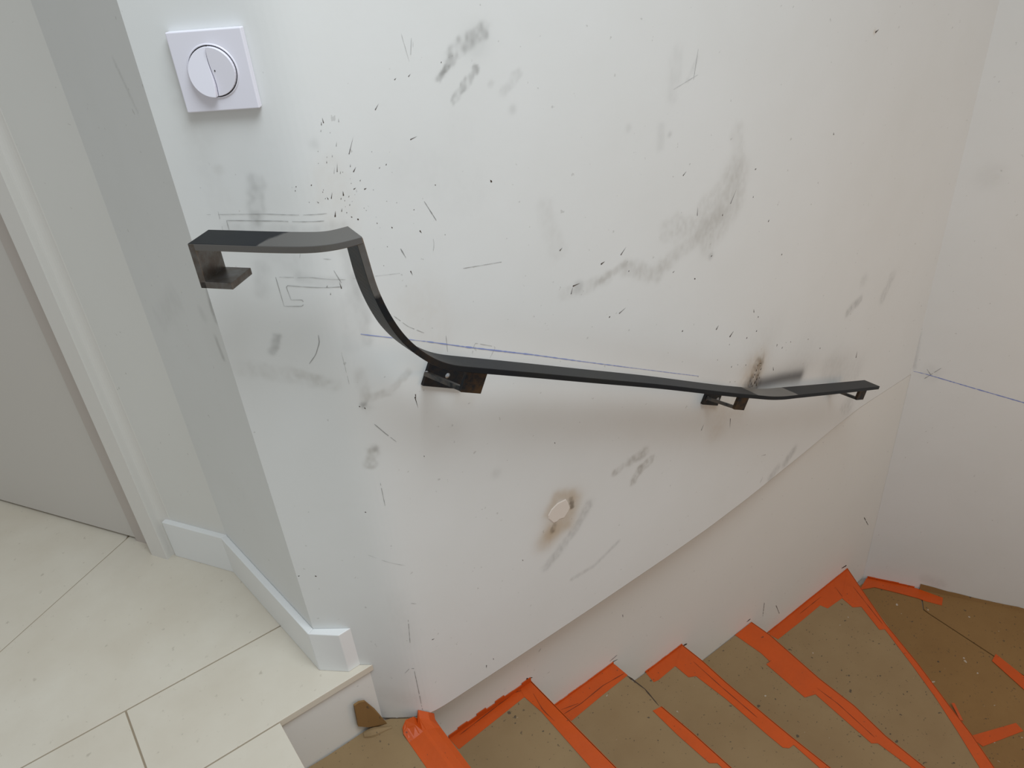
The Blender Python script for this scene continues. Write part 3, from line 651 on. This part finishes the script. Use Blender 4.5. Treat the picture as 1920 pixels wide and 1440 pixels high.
# ---- baseboards: three pieces, mitred, with a square top
BH = .0845
off = .0105
struct(prism('baseboard_left', [dw(.0, 0), dw(.135, 0), dw(.135, -.0105), dw(-.006, -.0105)], 0, BH, M['trim'], None, .0012), 'short white baseboard between door casing and corner', 'baseboard')
BO = np.array([.1655, .8515])
struct(prism('baseboard_middle', [tuple(BI), tuple(BO), tuple(JB), tuple(JA)], 0, BH, M['trim'], None, .0012), 'long white baseboard on the narrow return wall', 'baseboard')
t0, n0 = back_plan.frame(.02); p0 = back_plan.xy(0.0)
bb = lambda s, o: tuple(back_plan.xy(0.0) + t0 * s + n0 * o)
BE = (.2005, .8185)
struct(prism('baseboard_back', [tuple(BO), BE, bb(.058, .0), bb(.0, .0)], 0, BH, M['trim'], None, .0012), 'stub of white baseboard with cut end at the top of the stairs', 'baseboard')

# ---- upper landing floor: slab with stone tiles
slab = prism('floor', [(-1.3, -.9), (.0795, -.9), (.0795, .8125), (.30, .8125), (.30, .93), (.16, 1.2), (.08, 1.50), (-.30, 2.1), (-1.3, 2.1)], -.16, -.0018, M['grout'])
struct(slab, 'upper landing floor of large pale stone tiles', 'floor')
g = .0013
Aat = lambda x: 1.379 + .6144 * x
TILES = [
    [(-.0965 + g, .807), (.2355, .807), (.2000, .8360), (.178, .9), (.170, .9765 - g), (-.0965 + g, .9765 - g)],
    [(-.70, .807), (-.0965 - g, .807), (-.0965 - g, .9765 - g), (-.70, .9765 - g)],
    [((.9765 + g - 1.379 + g) / .6144, .9765 + g), (.170, .9765 + g), (.152, 1.15), (.11, 1.30), (.03, 1.3975 - g), (.0, Aat(0) - g)],
    [(.0, Aat(0) + g), (.06, 1.47), (-.31, 2.08), (-1.29, 2.08), (-1.29, 1.98), (-1.29, 1.98), (-1.29, Aat(-1.29) + g)],
    [(-.70, .8045 - .0), (-.70, .1), (.081, .1), (.081, .8045)],
    [(-.70, .1 - 2 * g), (-.70, -.89), (.081, -.89), (.081, .1 - 2 * g)],
]
for t in TILES:
    prism('tile', t, -.0125, 0.0, M['tile'], slab, .0006)

# ---- stairs
NX = {0: (.0795, .0795), 1: (.270, .270), 2: (.5285, .5335), 3: (.745, .757), 4: (.9655, .9655), 5: (1.2345, 1.170), 6: (1.680, 1.262)}   # nosing x at the wall and at y = 0
YN = 0.0
def nx(k, y):
    a, b = NX[k]; return b + (a - b) * (y - YN) / (Y_LOW - YN)
Y0 = -.25
stair = empty('staircase', (.6, .3, -1.05))
struct(stair, 'flight of cardboard-covered steps going down along the white wall', 'stairs')
for k in range(1, 7):
    poly = [(nx(k - 1, Y_LOW) - .02, Y_LOW - .0005), (nx(k, Y_LOW) - .0012, Y_LOW - .0005), (nx(k, Y0) - .0012, Y0), (nx(k - 1, Y0) - .02, Y0)]
    if k == 1: poly = [(.0797, Y_LOW - .0005), (.20, Y_LOW - .0005), (.262, .775), (.262, Y0), (.0797, Y0)]
    if k == 2: poly[0] = (.255, Y_LOW - .0005); poly[3] = (.255, Y0)
    prism('step', poly, -1.05, ZT[k] - .0045, M['concrete'], stair)
q = RC + RD * 1.28
prism('lower_landing', [(nx(6, Y_LOW) - .02, Y_LOW - .0005), tuple(RC - np.array([.004, .001])), tuple(q - np.array([.004, .002])), (q[0], Y0 - .2), (nx(6, Y0) - .02, Y0 - .2)], -1.05, ZT[7] - .0045, M['concrete'], stair)

# ================================================================ THINGS
# ---- cardboard sheets laid on the treads
def wob(p, q, n, amp):
    p = np.array(p); q = np.array(q); e = q - p; nn = np.array([-e[1], e[0]]) / np.hypot(*e)
    return [tuple(p + e * t + nn * amp * (random.random() - .5) * (0 if t in (0,) else 1)) for t in np.linspace(0, 1, n, endpoint=False)]
def sheet(name, poly, z, mat, label, th=.0042):
    o = prism(name, poly, z - th, z, mat)
    tag(o, label, 'cardboard', 'cardboard protection sheets on the stairs'); return o
ORD = {1: 'uppermost cardboard sheet beside the landing riser, creased along its wall edge', 2: 'dusty cardboard sheet on the second tread, with the grittiest surface', 3: 'cardboard sheet on the third tread, nosing edge partly bare of tape', 4: 'cardboard sheet on the fourth tread, with a short L of tape at the wall', 5: 'cardboard sheet on the fifth tread, bare along the wall', 6: 'cardboard sheet on the wedge-shaped sixth tread'}
cw = DATA['cardboard1_wall']
sheet('cardboard_sheet', [(.0815, .8105)] + [(.13, .8085), (.19, .8095), (.2045, .8085), (.2260, .8085), (.2400, .8025), (.2600, .7862), (.268, .779)] + [(.2695, .70), (.2695, Y0), (.0815, Y0)], ZT[1], M['cardboard'], ORD[1])
for k in range(2, 7):
    x0 = nx(k - 1, Y_LOW) + .001; y1 = Y_LOW - .0015
    poly = wob((x0, y1), (nx(k, y1) - .0005, y1), 7, .0015) + wob((nx(k, y1) - .0005, y1), (nx(k, Y0) - .0005, Y0), 14, .0016) + [(nx(k - 1, Y0) + .001, Y0)]
    poly = [(x, min(y, Y_LOW - .0008)) for x, y in poly]
    so = sheet('cardboard_sheet', poly, ZT[k], M['cardboard'], ORD[k])
    if k == 3: SHEET3 = so
sm = DATA['seam']
wallp = lambda k, o=.004: tuple(RC + RD * k + np.array([-.849, -.528]) * o)
x6 = lambda y: nx(6, y) + .003
sheet('cardboard_sheet', [(x6(.806), .806), wallp(.02)] + [wallp(.08, .0035), wallp(.158, .004)] + [tuple(np.array(sm[1]) + [-.002, 0]), tuple(np.array(sm[2]) + [-.0012, 0]), (sm[3][0] - .0012, sm[3][1]), (1.785, .05), (x6(.05), .05)], ZT[7], M['cardboard_warm'], 'brown cardboard sheet on the lower landing left of the seam')
sheet('cardboard_sheet', [wallp(.163, .003), wallp(.25, .0025), wallp(.42, .003), wallp(.9, .004), (2.26, -.2), (1.80, -.2), (1.788, .05), (sm[3][0] + .0012, sm[3][1]), tuple(np.array(sm[2]) + [.0012, 0]), tuple(np.array(sm[1]) + [.001, 0])], ZT[7] + .0012, M['cardboard_warm'], 'brown cardboard sheet against the right wall on the lower landing')
# its edge turned up against the right wall
mb = MB(); pr = []
N = 26
for j in range(N):
    k = .158 + (.62 - .158) * j / (N - 1)
    h = .020 if j == 0 else (.014 * math.exp(-j / 5) + .005 + .003 * random.random())
    pr.append((wallp(k, .006), wallp(k, .0022), h))
for a, b, h in pr:
    mb.v += [(a[0], a[1], ZT[7] + .0012), (b[0], b[1], ZT[7] + .0012 + h), (b[0] + .0009, b[1] + .0006, ZT[7] + .0012 + h), (b[0] + .0009, b[1] + .0006, ZT[7])]
for j in range(N - 1):
    for c in range(4):
        mb.f.append([4 * j + c, 4 * j + (c + 1) % 4, 4 * j + 4 + (c + 1) % 4, 4 * j + 4 + c])
mb.f += [[0, 1, 2, 3], [4 * N - 1, 4 * N - 2, 4 * N - 3, 4 * N - 4]]
tag(mb.build('cardboard_edge', M['cardboard_warm']), 'torn cardboard edge turned up against the right wall', 'cardboard')

# flap of cardboard leaning on the wall in the top corner
fl = DATA['flap']
def flap_y(x):          # just in front of lower wall / switch panel
    return min(.8085, np.interp(x, [.18, .215, .2315, .25], [.8085, .808, .803, .787]))
top = [(x, flap_y(x) - .0015, max(z, ZT[1])) for x, z in fl]
bot = [(x, y - .0035, z) for x, y, z in top]
n = len(top); mb = MB(); mb.v = top + bot
mb.f = [list(range(n)), list(range(n, 2 * n))[::-1]] + [[j, (j + 1) % n, n + (j + 1) % n, n + j] for j in range(n)]
tag(mb.build('cardboard_flap', M['cardboard_warm']), 'small brown cardboard flap standing against the wall below the landing', 'cardboard')
# rolled crease at the foot of the flap
mb = MB(); a = np.array((.192, .8035)); b = np.array((.2345, .787)); e = (b - a) / np.hypot(*(b - a)); w = np.array([e[1], -e[0]])
for j in range(9):
    t = j / 8; c = a + (b - a) * t
    for q in range(7):
        an = PI * q / 6; r = .0075 * (.75 + .4 * math.sin(t * 5))
        p = c + w * (math.cos(an) * r); mb.v.append((p[0], p[1], ZT[1] + math.sin(an) * r * .9))
for j in range(8):
    for q in range(6): mb.f.append([7 * j + q, 7 * j + q + 1, 7 * j + 8 + q, 7 * j + 7 + q])
mb.f += [list(range(7))[::-1], list(range(56, 63))]
tag(mb.build('cardboard_fold', M['cardboard'], smooth=False), 'rolled cardboard crease at the foot of the small flap', 'cardboard')

# ---- orange tape
TL = {
    'W2': 'orange tape along the wall on the second tread, wide and pressed into the corner',
    'N2': 'unbroken orange tape along the second step nosing, straight to the frame bottom',
    'W3': 'short wide orange tape along the wall on the third tread',
    'N3': 'orange tape on the third nosing, starting away from the wall',
    'W4': 'small orange tape corner along the wall on the fourth tread',
    'N4': 'long orange tape on the fourth step nosing with a notch near the wall',
    'N5': 'doubled orange tape on the fifth step nosing, widest in the middle',
    'W6': 'ragged orange tape along the wall on the wedge-shaped sixth tread',
    'N6': 'thin orange tape on the slanting sixth nosing down to the frame bottom',
    'L7': 'orange tape along the foot of the right wall',
    'S8': 'orange tape over the cardboard seam at the right frame edge',
    'S9': 'short stub of orange tape crossing the lower landing cardboard',
    'flap9': 'tiny lifted orange tape end beside the slanting nosing',
}
def floor_strip(name, lines, z, w, mat, parent):
    mb = MB()
    for pts in lines:
        P = np.array(pts, float)
        seg = np.r_[0, np.cumsum(np.hypot(*np.diff(P, axis=0).T))]; n = max(3, int(seg[-1] / .01)); t = np.linspace(0, seg[-1], n)
        Q = np.stack([np.interp(t, seg, P[:, 0]), np.interp(t, seg, P[:, 1])], 1)
        T_ = np.gradient(Q, axis=0); T_ /= np.hypot(*T_.T)[:, None]
        k = len(mb.v)
        for j in range(n):
            h_ = w * .5 * (.5 + random.random()) * (0.3 if j in (0, n - 1) else 1); nn = np.array([-T_[j][1], T_[j][0]])
            for q_ in (Q[j] + nn * h_, Q[j] - nn * h_): mb.v.append((q_[0], q_[1], z))
        mb.f += [[k + 2 * j, k + 2 * j + 1, k + 2 * j + 3, k + 2 * j + 2] for j in range(n - 1)]
    return mb.build(name, mat, parent)
M['crease'] = new_mat('tape_crease', srgb(120, 48, 12), 0.7)[0]
LIP = {'N2': 3, 'N3': 3, 'N4': 6, 'N5': 6, 'N6': 7}        # leading points that lie on the nosing edge
tag(floor_strip('torn_edge', [[(x - .0016, y) for x, y in DATA['edge3']]], ZT[3] + .0004, .0030, M['drop'], SHEET3), 'dark frayed edge', kind='stuff')
for key, (k, poly) in DATA['tapes'].items():
    z = ZT[k] + (.0012 if key in ('L7', 'S8') else 0)
    # overlap: nosing strips lie over the wall strips
    lift = .0006 if key[0] == 'W' else .0012
    poly = [tuple(p) for p in poly]
    if key in LIP:                      # carry strips on past the frame along their own direction
        ends = [i for i, p in enumerate(poly) if abs(p[1] - min(q[1] for q in poly)) < .03]
        n = LIP[key]
        o_end = np.array(poly[n - 1]); i_end = np.array(poly[n])
        dirv = np.array([nx(k, Y0) - nx(k, o_end[1]), Y0 - o_end[1]])
        ext = tuple(o_end + dirv * .8); wdt = i_end - o_end; wdt[1] = 0
        poly = poly[:n] + [ext, tuple(np.array(ext) + wdt * .9)] + poly[n:]
        n_out = n + 1
    if key not in ('S8', 'S9', 'flap9', 'L7'):
        poly = [(x, min(y, Y_LOW - .0012)) for x, y in poly]
    if key == 'L7':
        poly = [(x, y) if (np.array([x, y]) - RC) @ np.array([.849, .528]) < -.003 else tuple(np.array([x, y]) - np.array([.849, .528]) * ((np.array([x, y]) - RC) @ np.array([.849, .528]) + .0035)) for x, y in poly]
    if key == 'L7': poly[:3] = [wallp(.010, .0035), wallp(.06, .0035), wallp(.150, .0035)]
    mb = MB()
    if key == 'flap9':
        v = [(x, y, z + .001 + (.012 if i in (0, 1) else .002)) for i, (x, y) in enumerate(poly)]
        mb.v = v + [(x, y, zz - .001) for x, y, zz in v]
        mb.f = [[0, 1, 2, 3], [7, 6, 5, 4]] + [[i, (i + 1) % 4, 4 + (i + 1) % 4, 4 + i] for i in range(4)]
    else:
        v, f = prism_data(poly, z, z + lift); mb.add(v, f)
    if key in LIP:                      # tape folded down over the nosing
        for p, q in zip(poly[:n_out - 1], poly[1:n_out]):
            mb.hexa([(p[0] - .001, p[1], z - .028), (p[0] + .0010, p[1], z - .028), (q[0] + .0010, q[1], z - .028), (q[0] - .001, q[1], z - .028),
                     (p[0] - .001, p[1], z + lift), (p[0] + .0010, p[1], z + lift), (q[0] + .0010, q[1], z + lift), (q[0] - .001, q[1], z + lift)])
    if key in ('W2', 'W3', 'W4', 'W6'):   # tape carried a little way up the wall, torn upper edge
        xs = [p[0] for p in poly if p[1] > Y_LOW - .02]
        x0, x1 = min(xs), max(xs); hh = {'W2': .012, 'W3': .004, 'W4': .004, 'W6': .003}[key]
        n = 9
        for j in range(n):
            a = x0 + (x1 - x0) * j / n; b = x0 + (x1 - x0) * (j + 1) / n
            h = z + hh * (.7 + .5 * random.random())
            mb.hexa([(a, Y_LOW - .0022, z), (b, Y_LOW - .0022, z), (b, Y_LOW - .0004, z), (a, Y_LOW - .0004, z), (a, Y_LOW - .0022, h), (b, Y_LOW - .0022, h), (b, Y_LOW - .0004, h), (a, Y_LOW - .0004, h)])
    if key == 'L7':
        for j in range(6):
            a = .012 + .022 * j; b = a + .022
            pa, pb = wallp(a, .0006), wallp(b, .0006); qa, qb = wallp(a, .0030), wallp(b, .0030); h = z + .004 + .003 * random.random()
            mb.hexa([(*qa, z), (*qb, z), (*pb, z), (*pa, z), (*qa, h), (*qb, h), (*pb, h), (*pa, h)])
    o = mb.build('tape_strip', M['tape'])
    tag(o, TL[key], 'tape', 'orange tape strips on the stairs')
    if key in DATA['creases']:
        tag(floor_strip('crease', DATA['creases'][key][1], z + lift + .0003, .0014, M['crease'], o), 'thin dark crease lines in the tape', kind='stuff')

# top nosing tape: loose, tented over the edge, with two curled ends at the wall
mb = MB()
prof = [(-.027, .0008), (-.018, .0012), (-.006, .003), (0.0, .0045), (.006, .0025), (.020, -.006), (.031, -.015), (.0315, -.05)]
ys = [.771, .762, .745, .70, .64, .55, .4, .2, Y0]
rows = []
for j, y in enumerate(ys):
    row = []
    for i, (dx, dz) in enumerate(prof):
        up = 0.0
        if j == 0: up = .018 * abs(math.sin((i - .3) * 1.15)) * (1 if i < 7 else 0)
        if j == 1: up = .010 * abs(math.sin((i - .3) * 1.15)) * (1 if i < 7 else 0)
        row.append((.2695 + dx + (.004 if j == 0 else 0), y + (.004 * math.sin(i * 2.1) if j < 2 else 0), ZT[1] + dz + up))
    rows.append(row)
n = len(prof)
for row in rows: mb.v += row
for row in rows: mb.v += [(x - .0004, y, z - .0010) for x, y, z in row]
K = n * len(ys)
for j in range(len(ys) - 1):
    for i in range(n - 1):
        a = j * n + i; mb.f.append([a, a + 1, a + n + 1, a + n]); mb.f.append([K + a + n, K + a + n + 1, K + a + 1, K + a])
for j in range(len(ys) - 1):
    for i in (0, n - 1):
        a = j * n + i; mb.f.append([a, a + n, K + a + n, K + a])
for i in range(n - 1):
    for j in (0, len(ys) - 1):
        a = j * n + i; mb.f.append([a, a + 1, K + a + 1, K + a])
o = mb.build('tape_strip', M['tape'])
tag(o, 'loose orange tape tented over the topmost nosing, curled up at the wall', 'tape', 'orange tape strips on the stairs')

# ---- light switch on the switch panel
sc = np.array(DATA['switch']); c_s, c_z = sc.mean(0)
half = .0362
tS, nS = back_plan.frame(c_s)
def sw(u, w, o):        # local: along wall, up, out
    p = back_plan.xy(c_s) + tS * u + nS * o
    return (float(p[0]), float(p[1]), float(c_z + w))
switch = empty('light_switch', sw(0, -half, 0))
tag(switch, 'square white double rocker light switch on the wall', 'light switch')
mb = MB()
mb.hexa([sw(-half, -half, 0), sw(half, -half, 0), sw(half, half, 0), sw(-half, half, 0), sw(-half, -half, .0085), sw(half, -half, .0085), sw(half, half, .0085), sw(-half, half, .0085)])
mb.build('plate', M['plastic'], switch, .0010)
rad = .0232
mb = MB(); NN = 48                              # thin raised ring round the rockers
for j in range(NN):
    a = 2 * PI * j / NN
    for r, o in ((rad + .0018, .0083), (rad + .0012, .0094), (rad + .0002, .0094), (rad, .0083)):
        mb.v.append(sw(math.cos(a) * r, math.sin(a) * r, o))
for j in range(NN):
    for c in range(3):
        a = 4 * j + c; b = 4 * ((j + 1) % NN) + c; mb.f.append([a, b, b + 1, a + 1])
mb.build('ring', M['plastic'], switch, 0, True)
mb = MB()
for j in range(NN): mb.v.append(sw(math.cos(2 * PI * j / NN) * rad, math.sin(2 * PI * j / NN) * rad, .0087))
mb.f = [list(range(NN))]
mb.build('gap', M['gap'], switch)
def rocker(side):
    curve = [(.0009 * math.sin(t * PI) , -t * (rad - .0009)) for t in np.linspace(-1, 1, 15)]     # s-shaped parting line, top to bottom
    rr = rad - .0008
    arc = [(side * rr * math.sin(a), -rr * math.cos(a)) for a in np.linspace(.03, PI - .03, 24)]
    pts = [(x + side * .0004, y) for x, y in curve] + arc
    mb = MB(); n = len(pts)
    def h(x, y): # left pressed at its foot, right pressed at its head
        return .0125 + (-y if side < 0 else -y * -.35) / rad * .0035 + (.0012 if side < 0 else -.0004)
    for x, y in pts: mb.v.append(sw(x, y, .0080))
    for x, y in pts: mb.v.append(sw(x * .985, y * .985, h(x, y)))
    mb.f = [list(range(n))[::-1], list(range(n, 2 * n))] + [[j, (j + 1) % n, n + (j + 1) % n, n + j] for j in range(n)]
    return mb.build('rocker', M['plastic'], switch, .0005)
rocker(-1); r2 = rocker(1)
mb = MB()
for j in range(8): mb.v.append(sw(.0035 + .0006 * math.cos(j * PI / 4), .001 + .0009 * math.sin(j * PI / 4), .0126))
mb.f = [list(range(8))]
mb.build('indicator', M['gap'], r2)

# ---- handrail: steel flat bar following the wall
RW, RT = .0370, .0072
front = [(.1531, .7690, .735), (.1715, .7467, .735), (.2042, .7061, .735), (.2200, .6880, .735), (.2330, .6735, .735), (.2440, .6645, .735), (.2546, .6590, .735), (.2686, .6555, .735), (.2844, .6545, .735)]
goose = [(.2850, .6550, .7335), (.2876, .6554, .7112), (.2895, .6558, .6925), (.2920, .6562, .6755), (.2995, .6575, .6483), (.3065, .6587, .6299), (.3143, .6600, .6138), (.3252, .6615, .5965), (.3369, .6625, .5814), (.3494, .6636, .5683), (.3627, .6647, .5574), (.3767, .6660, .5482), (.4172, .6687, .5263), (.5000, .6720, .4825), (.5939, .6754, .4326), (.7241, .6801, .3637), (.8300, .6840, .3055), (.9151, .6869, .2590), (.9700, .6892, .2300), (1.0082, .6904, .2097), (1.0300, .6915, .1985), (1.0524, .6928, .1880), (1.0750, .6940, .1780), (1.0978, .6952, .1689), (1.2374, .7027, .1113), (1.3400, .7086, .0690), (1.4516, .7157, .0229)]
def catmull(P, step):
    P = np.array(P, float); Q = np.vstack([2 * P[0] - P[1], P, 2 * P[-1] - P[-2]]); out = []
    for i in range(1, len(Q) - 2):
        a, b, c, d = Q[i - 1], Q[i], Q[i + 1], Q[i + 2]
        n = max(2, int(np.linalg.norm(c - b) / step))
        for t in np.linspace(0, 1, n, endpoint=False):
            out.append(.5 * ((2 * b) + (-a + c) * t + (2 * a - 5 * b + 4 * c - d) * t * t + (-a + 3 * b - 3 * c + d) * t ** 3))
    out.append(Q[-2]); return np.array(out)
def smooth(P, it):
    P = P.copy()
    for _ in range(it): P[1:-1] = .25 * P[:-2] + .5 * P[1:-1] + .25 * P[2:]
    return P
def frames(P):
    T = np.gradient(P, axis=0); T /= np.linalg.norm(T, axis=1)[:, None]
    return T
def sweep(mb, P, Wd, Th, g, r, gb=None, wid=RW, cap=(True, True)):
    """front-top edge P; Wd horizontal width direction (to the wall); Th thickness direction"""
    k = len(mb.v); n = len(P)
    for i in range(n):
        a = P[i]; b = a + Wd[i] * wid
        for c, q in enumerate((a, b, b + Th[i] * RT, a + Th[i] * RT)):
            mb.v.append(tuple(q)); GR.append(gb[i] if gb is not None and c in (1, 2) else g[i]); RU.append(r[i])
    for i in range(n - 1):
        for c in range(4):
            mb.f.append([k + 4 * i + c, k + 4 * i + (c + 1) % 4, k + 4 * i + 4 + (c + 1) % 4, k + 4 * i + 4 + c])
    if cap[0]: mb.f.append([k, k + 1, k + 2, k + 3])
    if cap[1]: mb.f.append([k + 4 * n - 1, k + 4 * n - 2, k + 4 * n - 3, k + 4 * n - 4])
def face_attr(o, gr, ru, fn):
    """per face-corner finish: fn(face slot, value, ring) -> value"""
    me = o.data; n = len(me.polygons)
    g_c = np.zeros(len(me.loops), np.float32); r_c = np.zeros(len(me.loops), np.float32)
    for p in me.polygons:
        slot = p.index % 4 if p.index < n - 2 else 3
        for li in p.loop_indices:
            v = me.loops[li].vertex_index
            g_c[li] = fn(slot, gr[v], v // 4); r_c[li] = ru[v]
    for nm, val in (('ground', g_c), ('rust', r_c)):
        me.attributes.new(nm, 'FLOAT', 'CORNER').data.foreach_set('value', val)
def steel_attr(o, gr, ru):
    for nm, val in (('ground', gr), ('rust', ru)):
        at = o.data.attributes.new(nm, 'FLOAT', 'POINT')
        if len(val) == len(o.data.vertices): at.data.foreach_set('value', np.array(val, np.float32))

rail = empty('handrail', (.2850, .66, .0229))
tag(rail, 'dark raw-steel flat-bar handrail with a hooked end fixed to the wall', 'handrail')
GR, RU = [], []; mb = MB()
P = smooth(catmull(front, .004), 10); T = frames(P)
Wd = np.stack([-T[:, 1], T[:, 0], 0 * T[:, 0]], 1)
Wd = np.where((Wd @ np.array([.3, 1, 0]))[:, None] < 0, -Wd, Wd)
Th = np.tile([0, 0, -1.0], (len(P), 1))
g = np.interp(np.linspace(0, 1, len(P)), [0, .30, .44, .5, 1], [.1, .1, .45, 1, 1])
gb = np.interp(np.linspace(0, 1, len(P)), [0, .44, .52, .62, 1], [.1, .1, .35, 1, 1])
sweep(mb, P, Wd, Th, g, g * 0, gb)
W_end = Wd[-1]
o = mb.build('level_bar', M['steel'], rail, .0007); face_attr(o, GR, RU, lambda s_, v, i: .85 if s_ == 3 else (.15 if s_ == 2 else v))
tag(o, 'bright ground level bar with a dark blue-grey end')
GR, RU = [], []; mb = MB()
P = smooth(catmull(goose, .005), 6); T = frames(P)
hor = np.stack([T[:, 0], T[:, 1], 0 * T[:, 0]], 1)
u = np.linspace(0, 1, len(P))
wy = np.stack([-.02 + 0 * u, np.ones(len(P)), 0 * u], 1)
Wd = wy / np.linalg.norm(wy, axis=1)[:, None]
mixw = np.clip(u * 14, 0, 1)[:, None]
Wd = W_end[None] * (1 - mixw) + Wd * mixw; Wd /= np.linalg.norm(Wd, axis=1)[:, None]
Th = np.cross(T, Wd); Th = np.where((Th @ np.array([-.6, 0, -1.0]))[:, None] < 0, -Th, Th); Th /= np.linalg.norm(Th, axis=1)[:, None]
xs = P[:, 0]
g = np.interp(xs, [.285, .289, .2915, .296, .97, .985, 1.10, 1.12], [1, .9, .45, .15, .12, .85, .85, .20])
r = np.interp(xs, [.285, .31, .33, .37], [.25, .25, .5, .0])
sweep(mb, P, Wd, Th, g, r)
o = mb.build('sloping_bar', M['steel'], rail, .0007); face_attr(o, GR, RU, lambda s_, v, i: float(np.interp(P[min(i, len(P) - 1)][2], [.655, .680], [.0, .85])) if s_ == 3 else (.05 if s_ == 2 else v))
# hooked end: vertical plate and short return under the level bar
GR, RU = [], []; mb = MB()
a = np.array(front[0]); tt = (np.array(front[2]) - a); tt /= np.linalg.norm(tt); ww = np.array([-tt[1], tt[0], 0]); ww = ww if ww[1] > 0 else -ww
dn = np.array([0, 0, -1.0]); Hk = .0475
def bar(p0, p1, th):
    k = len(mb.v)
    pts = [p0, p1, p1 + th, p0 + th]
    mb.hexa([tuple(q) for q in pts] + [tuple(q + ww * RW) for q in pts])
bar(a + dn * .0002, a + dn * Hk, tt * RT)
o = mb.build('end_plate', M['steel'], rail, .0006); steel_attr(o, [.72] * 8, [.55] * 8)
mb = MB()
bar(a + dn * (Hk - RT) + tt * (RT * .0), a + dn * (Hk - RT) + tt * .0365, dn * RT)
o = mb.build('return_plate', M['steel'], rail, .0006); steel_attr(o, [.72] * 8, [.55] * 8)

def bracket(xc, y_off, idx):
    # where the sloping bar passes; the bracket is square to the slope of the bar
    P = np.array(goose); zf = float(np.interp(xc, P[:, 0], P[:, 2])) - RT * 1.14
    yf = float(np.interp(xc, P[:, 0], P[:, 1])); sl = float(np.interp(xc + .03, P[:, 0], P[:, 2]) - np.interp(xc - .01, P[:, 0], P[:, 2])) / .04
    q = math.hypot(1, sl); ax, az = 1 / q, sl / q
    at = lambda a, y, b_: (xc + a * ax - b_ * az, y, zf + a * az + b_ * ax)
    yw = lambda x: float(np.interp(x, back_plan.p[:, 0], back_plan.p[:, 1])) - .0003
    hw = .0155; t = .0055; drop = (.0295, .0270, .0280)[idx]
    y0 = yf + y_off; yb = yw(xc) - .0050
    mb = MB()
    # upright under the bar
    mb.hexa([at(-hw, y0, -drop), at(hw, y0, -drop), at(hw, y0 + t, -drop), at(-hw, y0 + t, -drop), at(-hw, y0, .0012), at(hw, y0, .0012), at(hw, y0 + t, .0012), at(-hw, y0 + t, .0012)])
    br = mb.build('bracket', M['steel'], rail, .0004); steel_attr(br, [.22] * 8, [1.0] * 8)
    # arm back to the wall plate
    mb = MB(); a1 = hw * .55; dz = (.012, .008, .004)[idx]
    mb.hexa([at(-hw, y0 + t * .9, -drop), at(-hw + a1, y0 + t * .9, -drop), at(-hw + a1, yb, -drop - dz), at(-hw, yb, -drop - dz), at(-hw, y0 + t * .9, -drop + t), at(-hw + a1, y0 + t * .9, -drop + t), at(-hw + a1, yb, -drop + t - dz), at(-hw, yb, -drop + t - dz)])
    ar = mb.build('arm', M['steel'], br); steel_attr(ar, [.5] * 8, [.5] * 8)
    mb = MB(); p0, p1, b0, b1 = ((-.011, .050, -drop - .026, -drop + .012), (-.019, .030, -drop - .018, -drop + .011), (-.014, .030, -drop - .012, -drop + .004))[idx]
    c = []
    for b_ in (b0, b1):
        for a, back in ((p0, 0), (p1, 0), (p1, 1), (p0, 1)):
            x, y, z = at(a, 0, b_); c.append((x, yw(x) - (0 if back else .0052), z))
    mb.hexa(c)
    pl = mb.build('wall_plate', M['steel'], br); steel_attr(pl, [.05] * 8, [.3] * 8)
    for s_ in (-.012, .022):
        mb = MB(); cx, _, cz = at(s_, 0, .5 * (b0 + b1) - .002)
        for j in range(10):
            mb.v.append((cx + .0038 * math.cos(j * PI / 5), yw(cx) - .0052, cz + .0038 * math.sin(j * PI / 5)))
        mb.v.append((cx, yw(cx) - .0078, cz))
        mb.f += [[j, (j + 1) % 10, 10] for j in range(10)]
        mb.build('screw', M['screw'], br)
bracket(.4100, .0110, 0)
bracket(.9550, .0110, 1)
bracket(1.4070, .0130, 2)
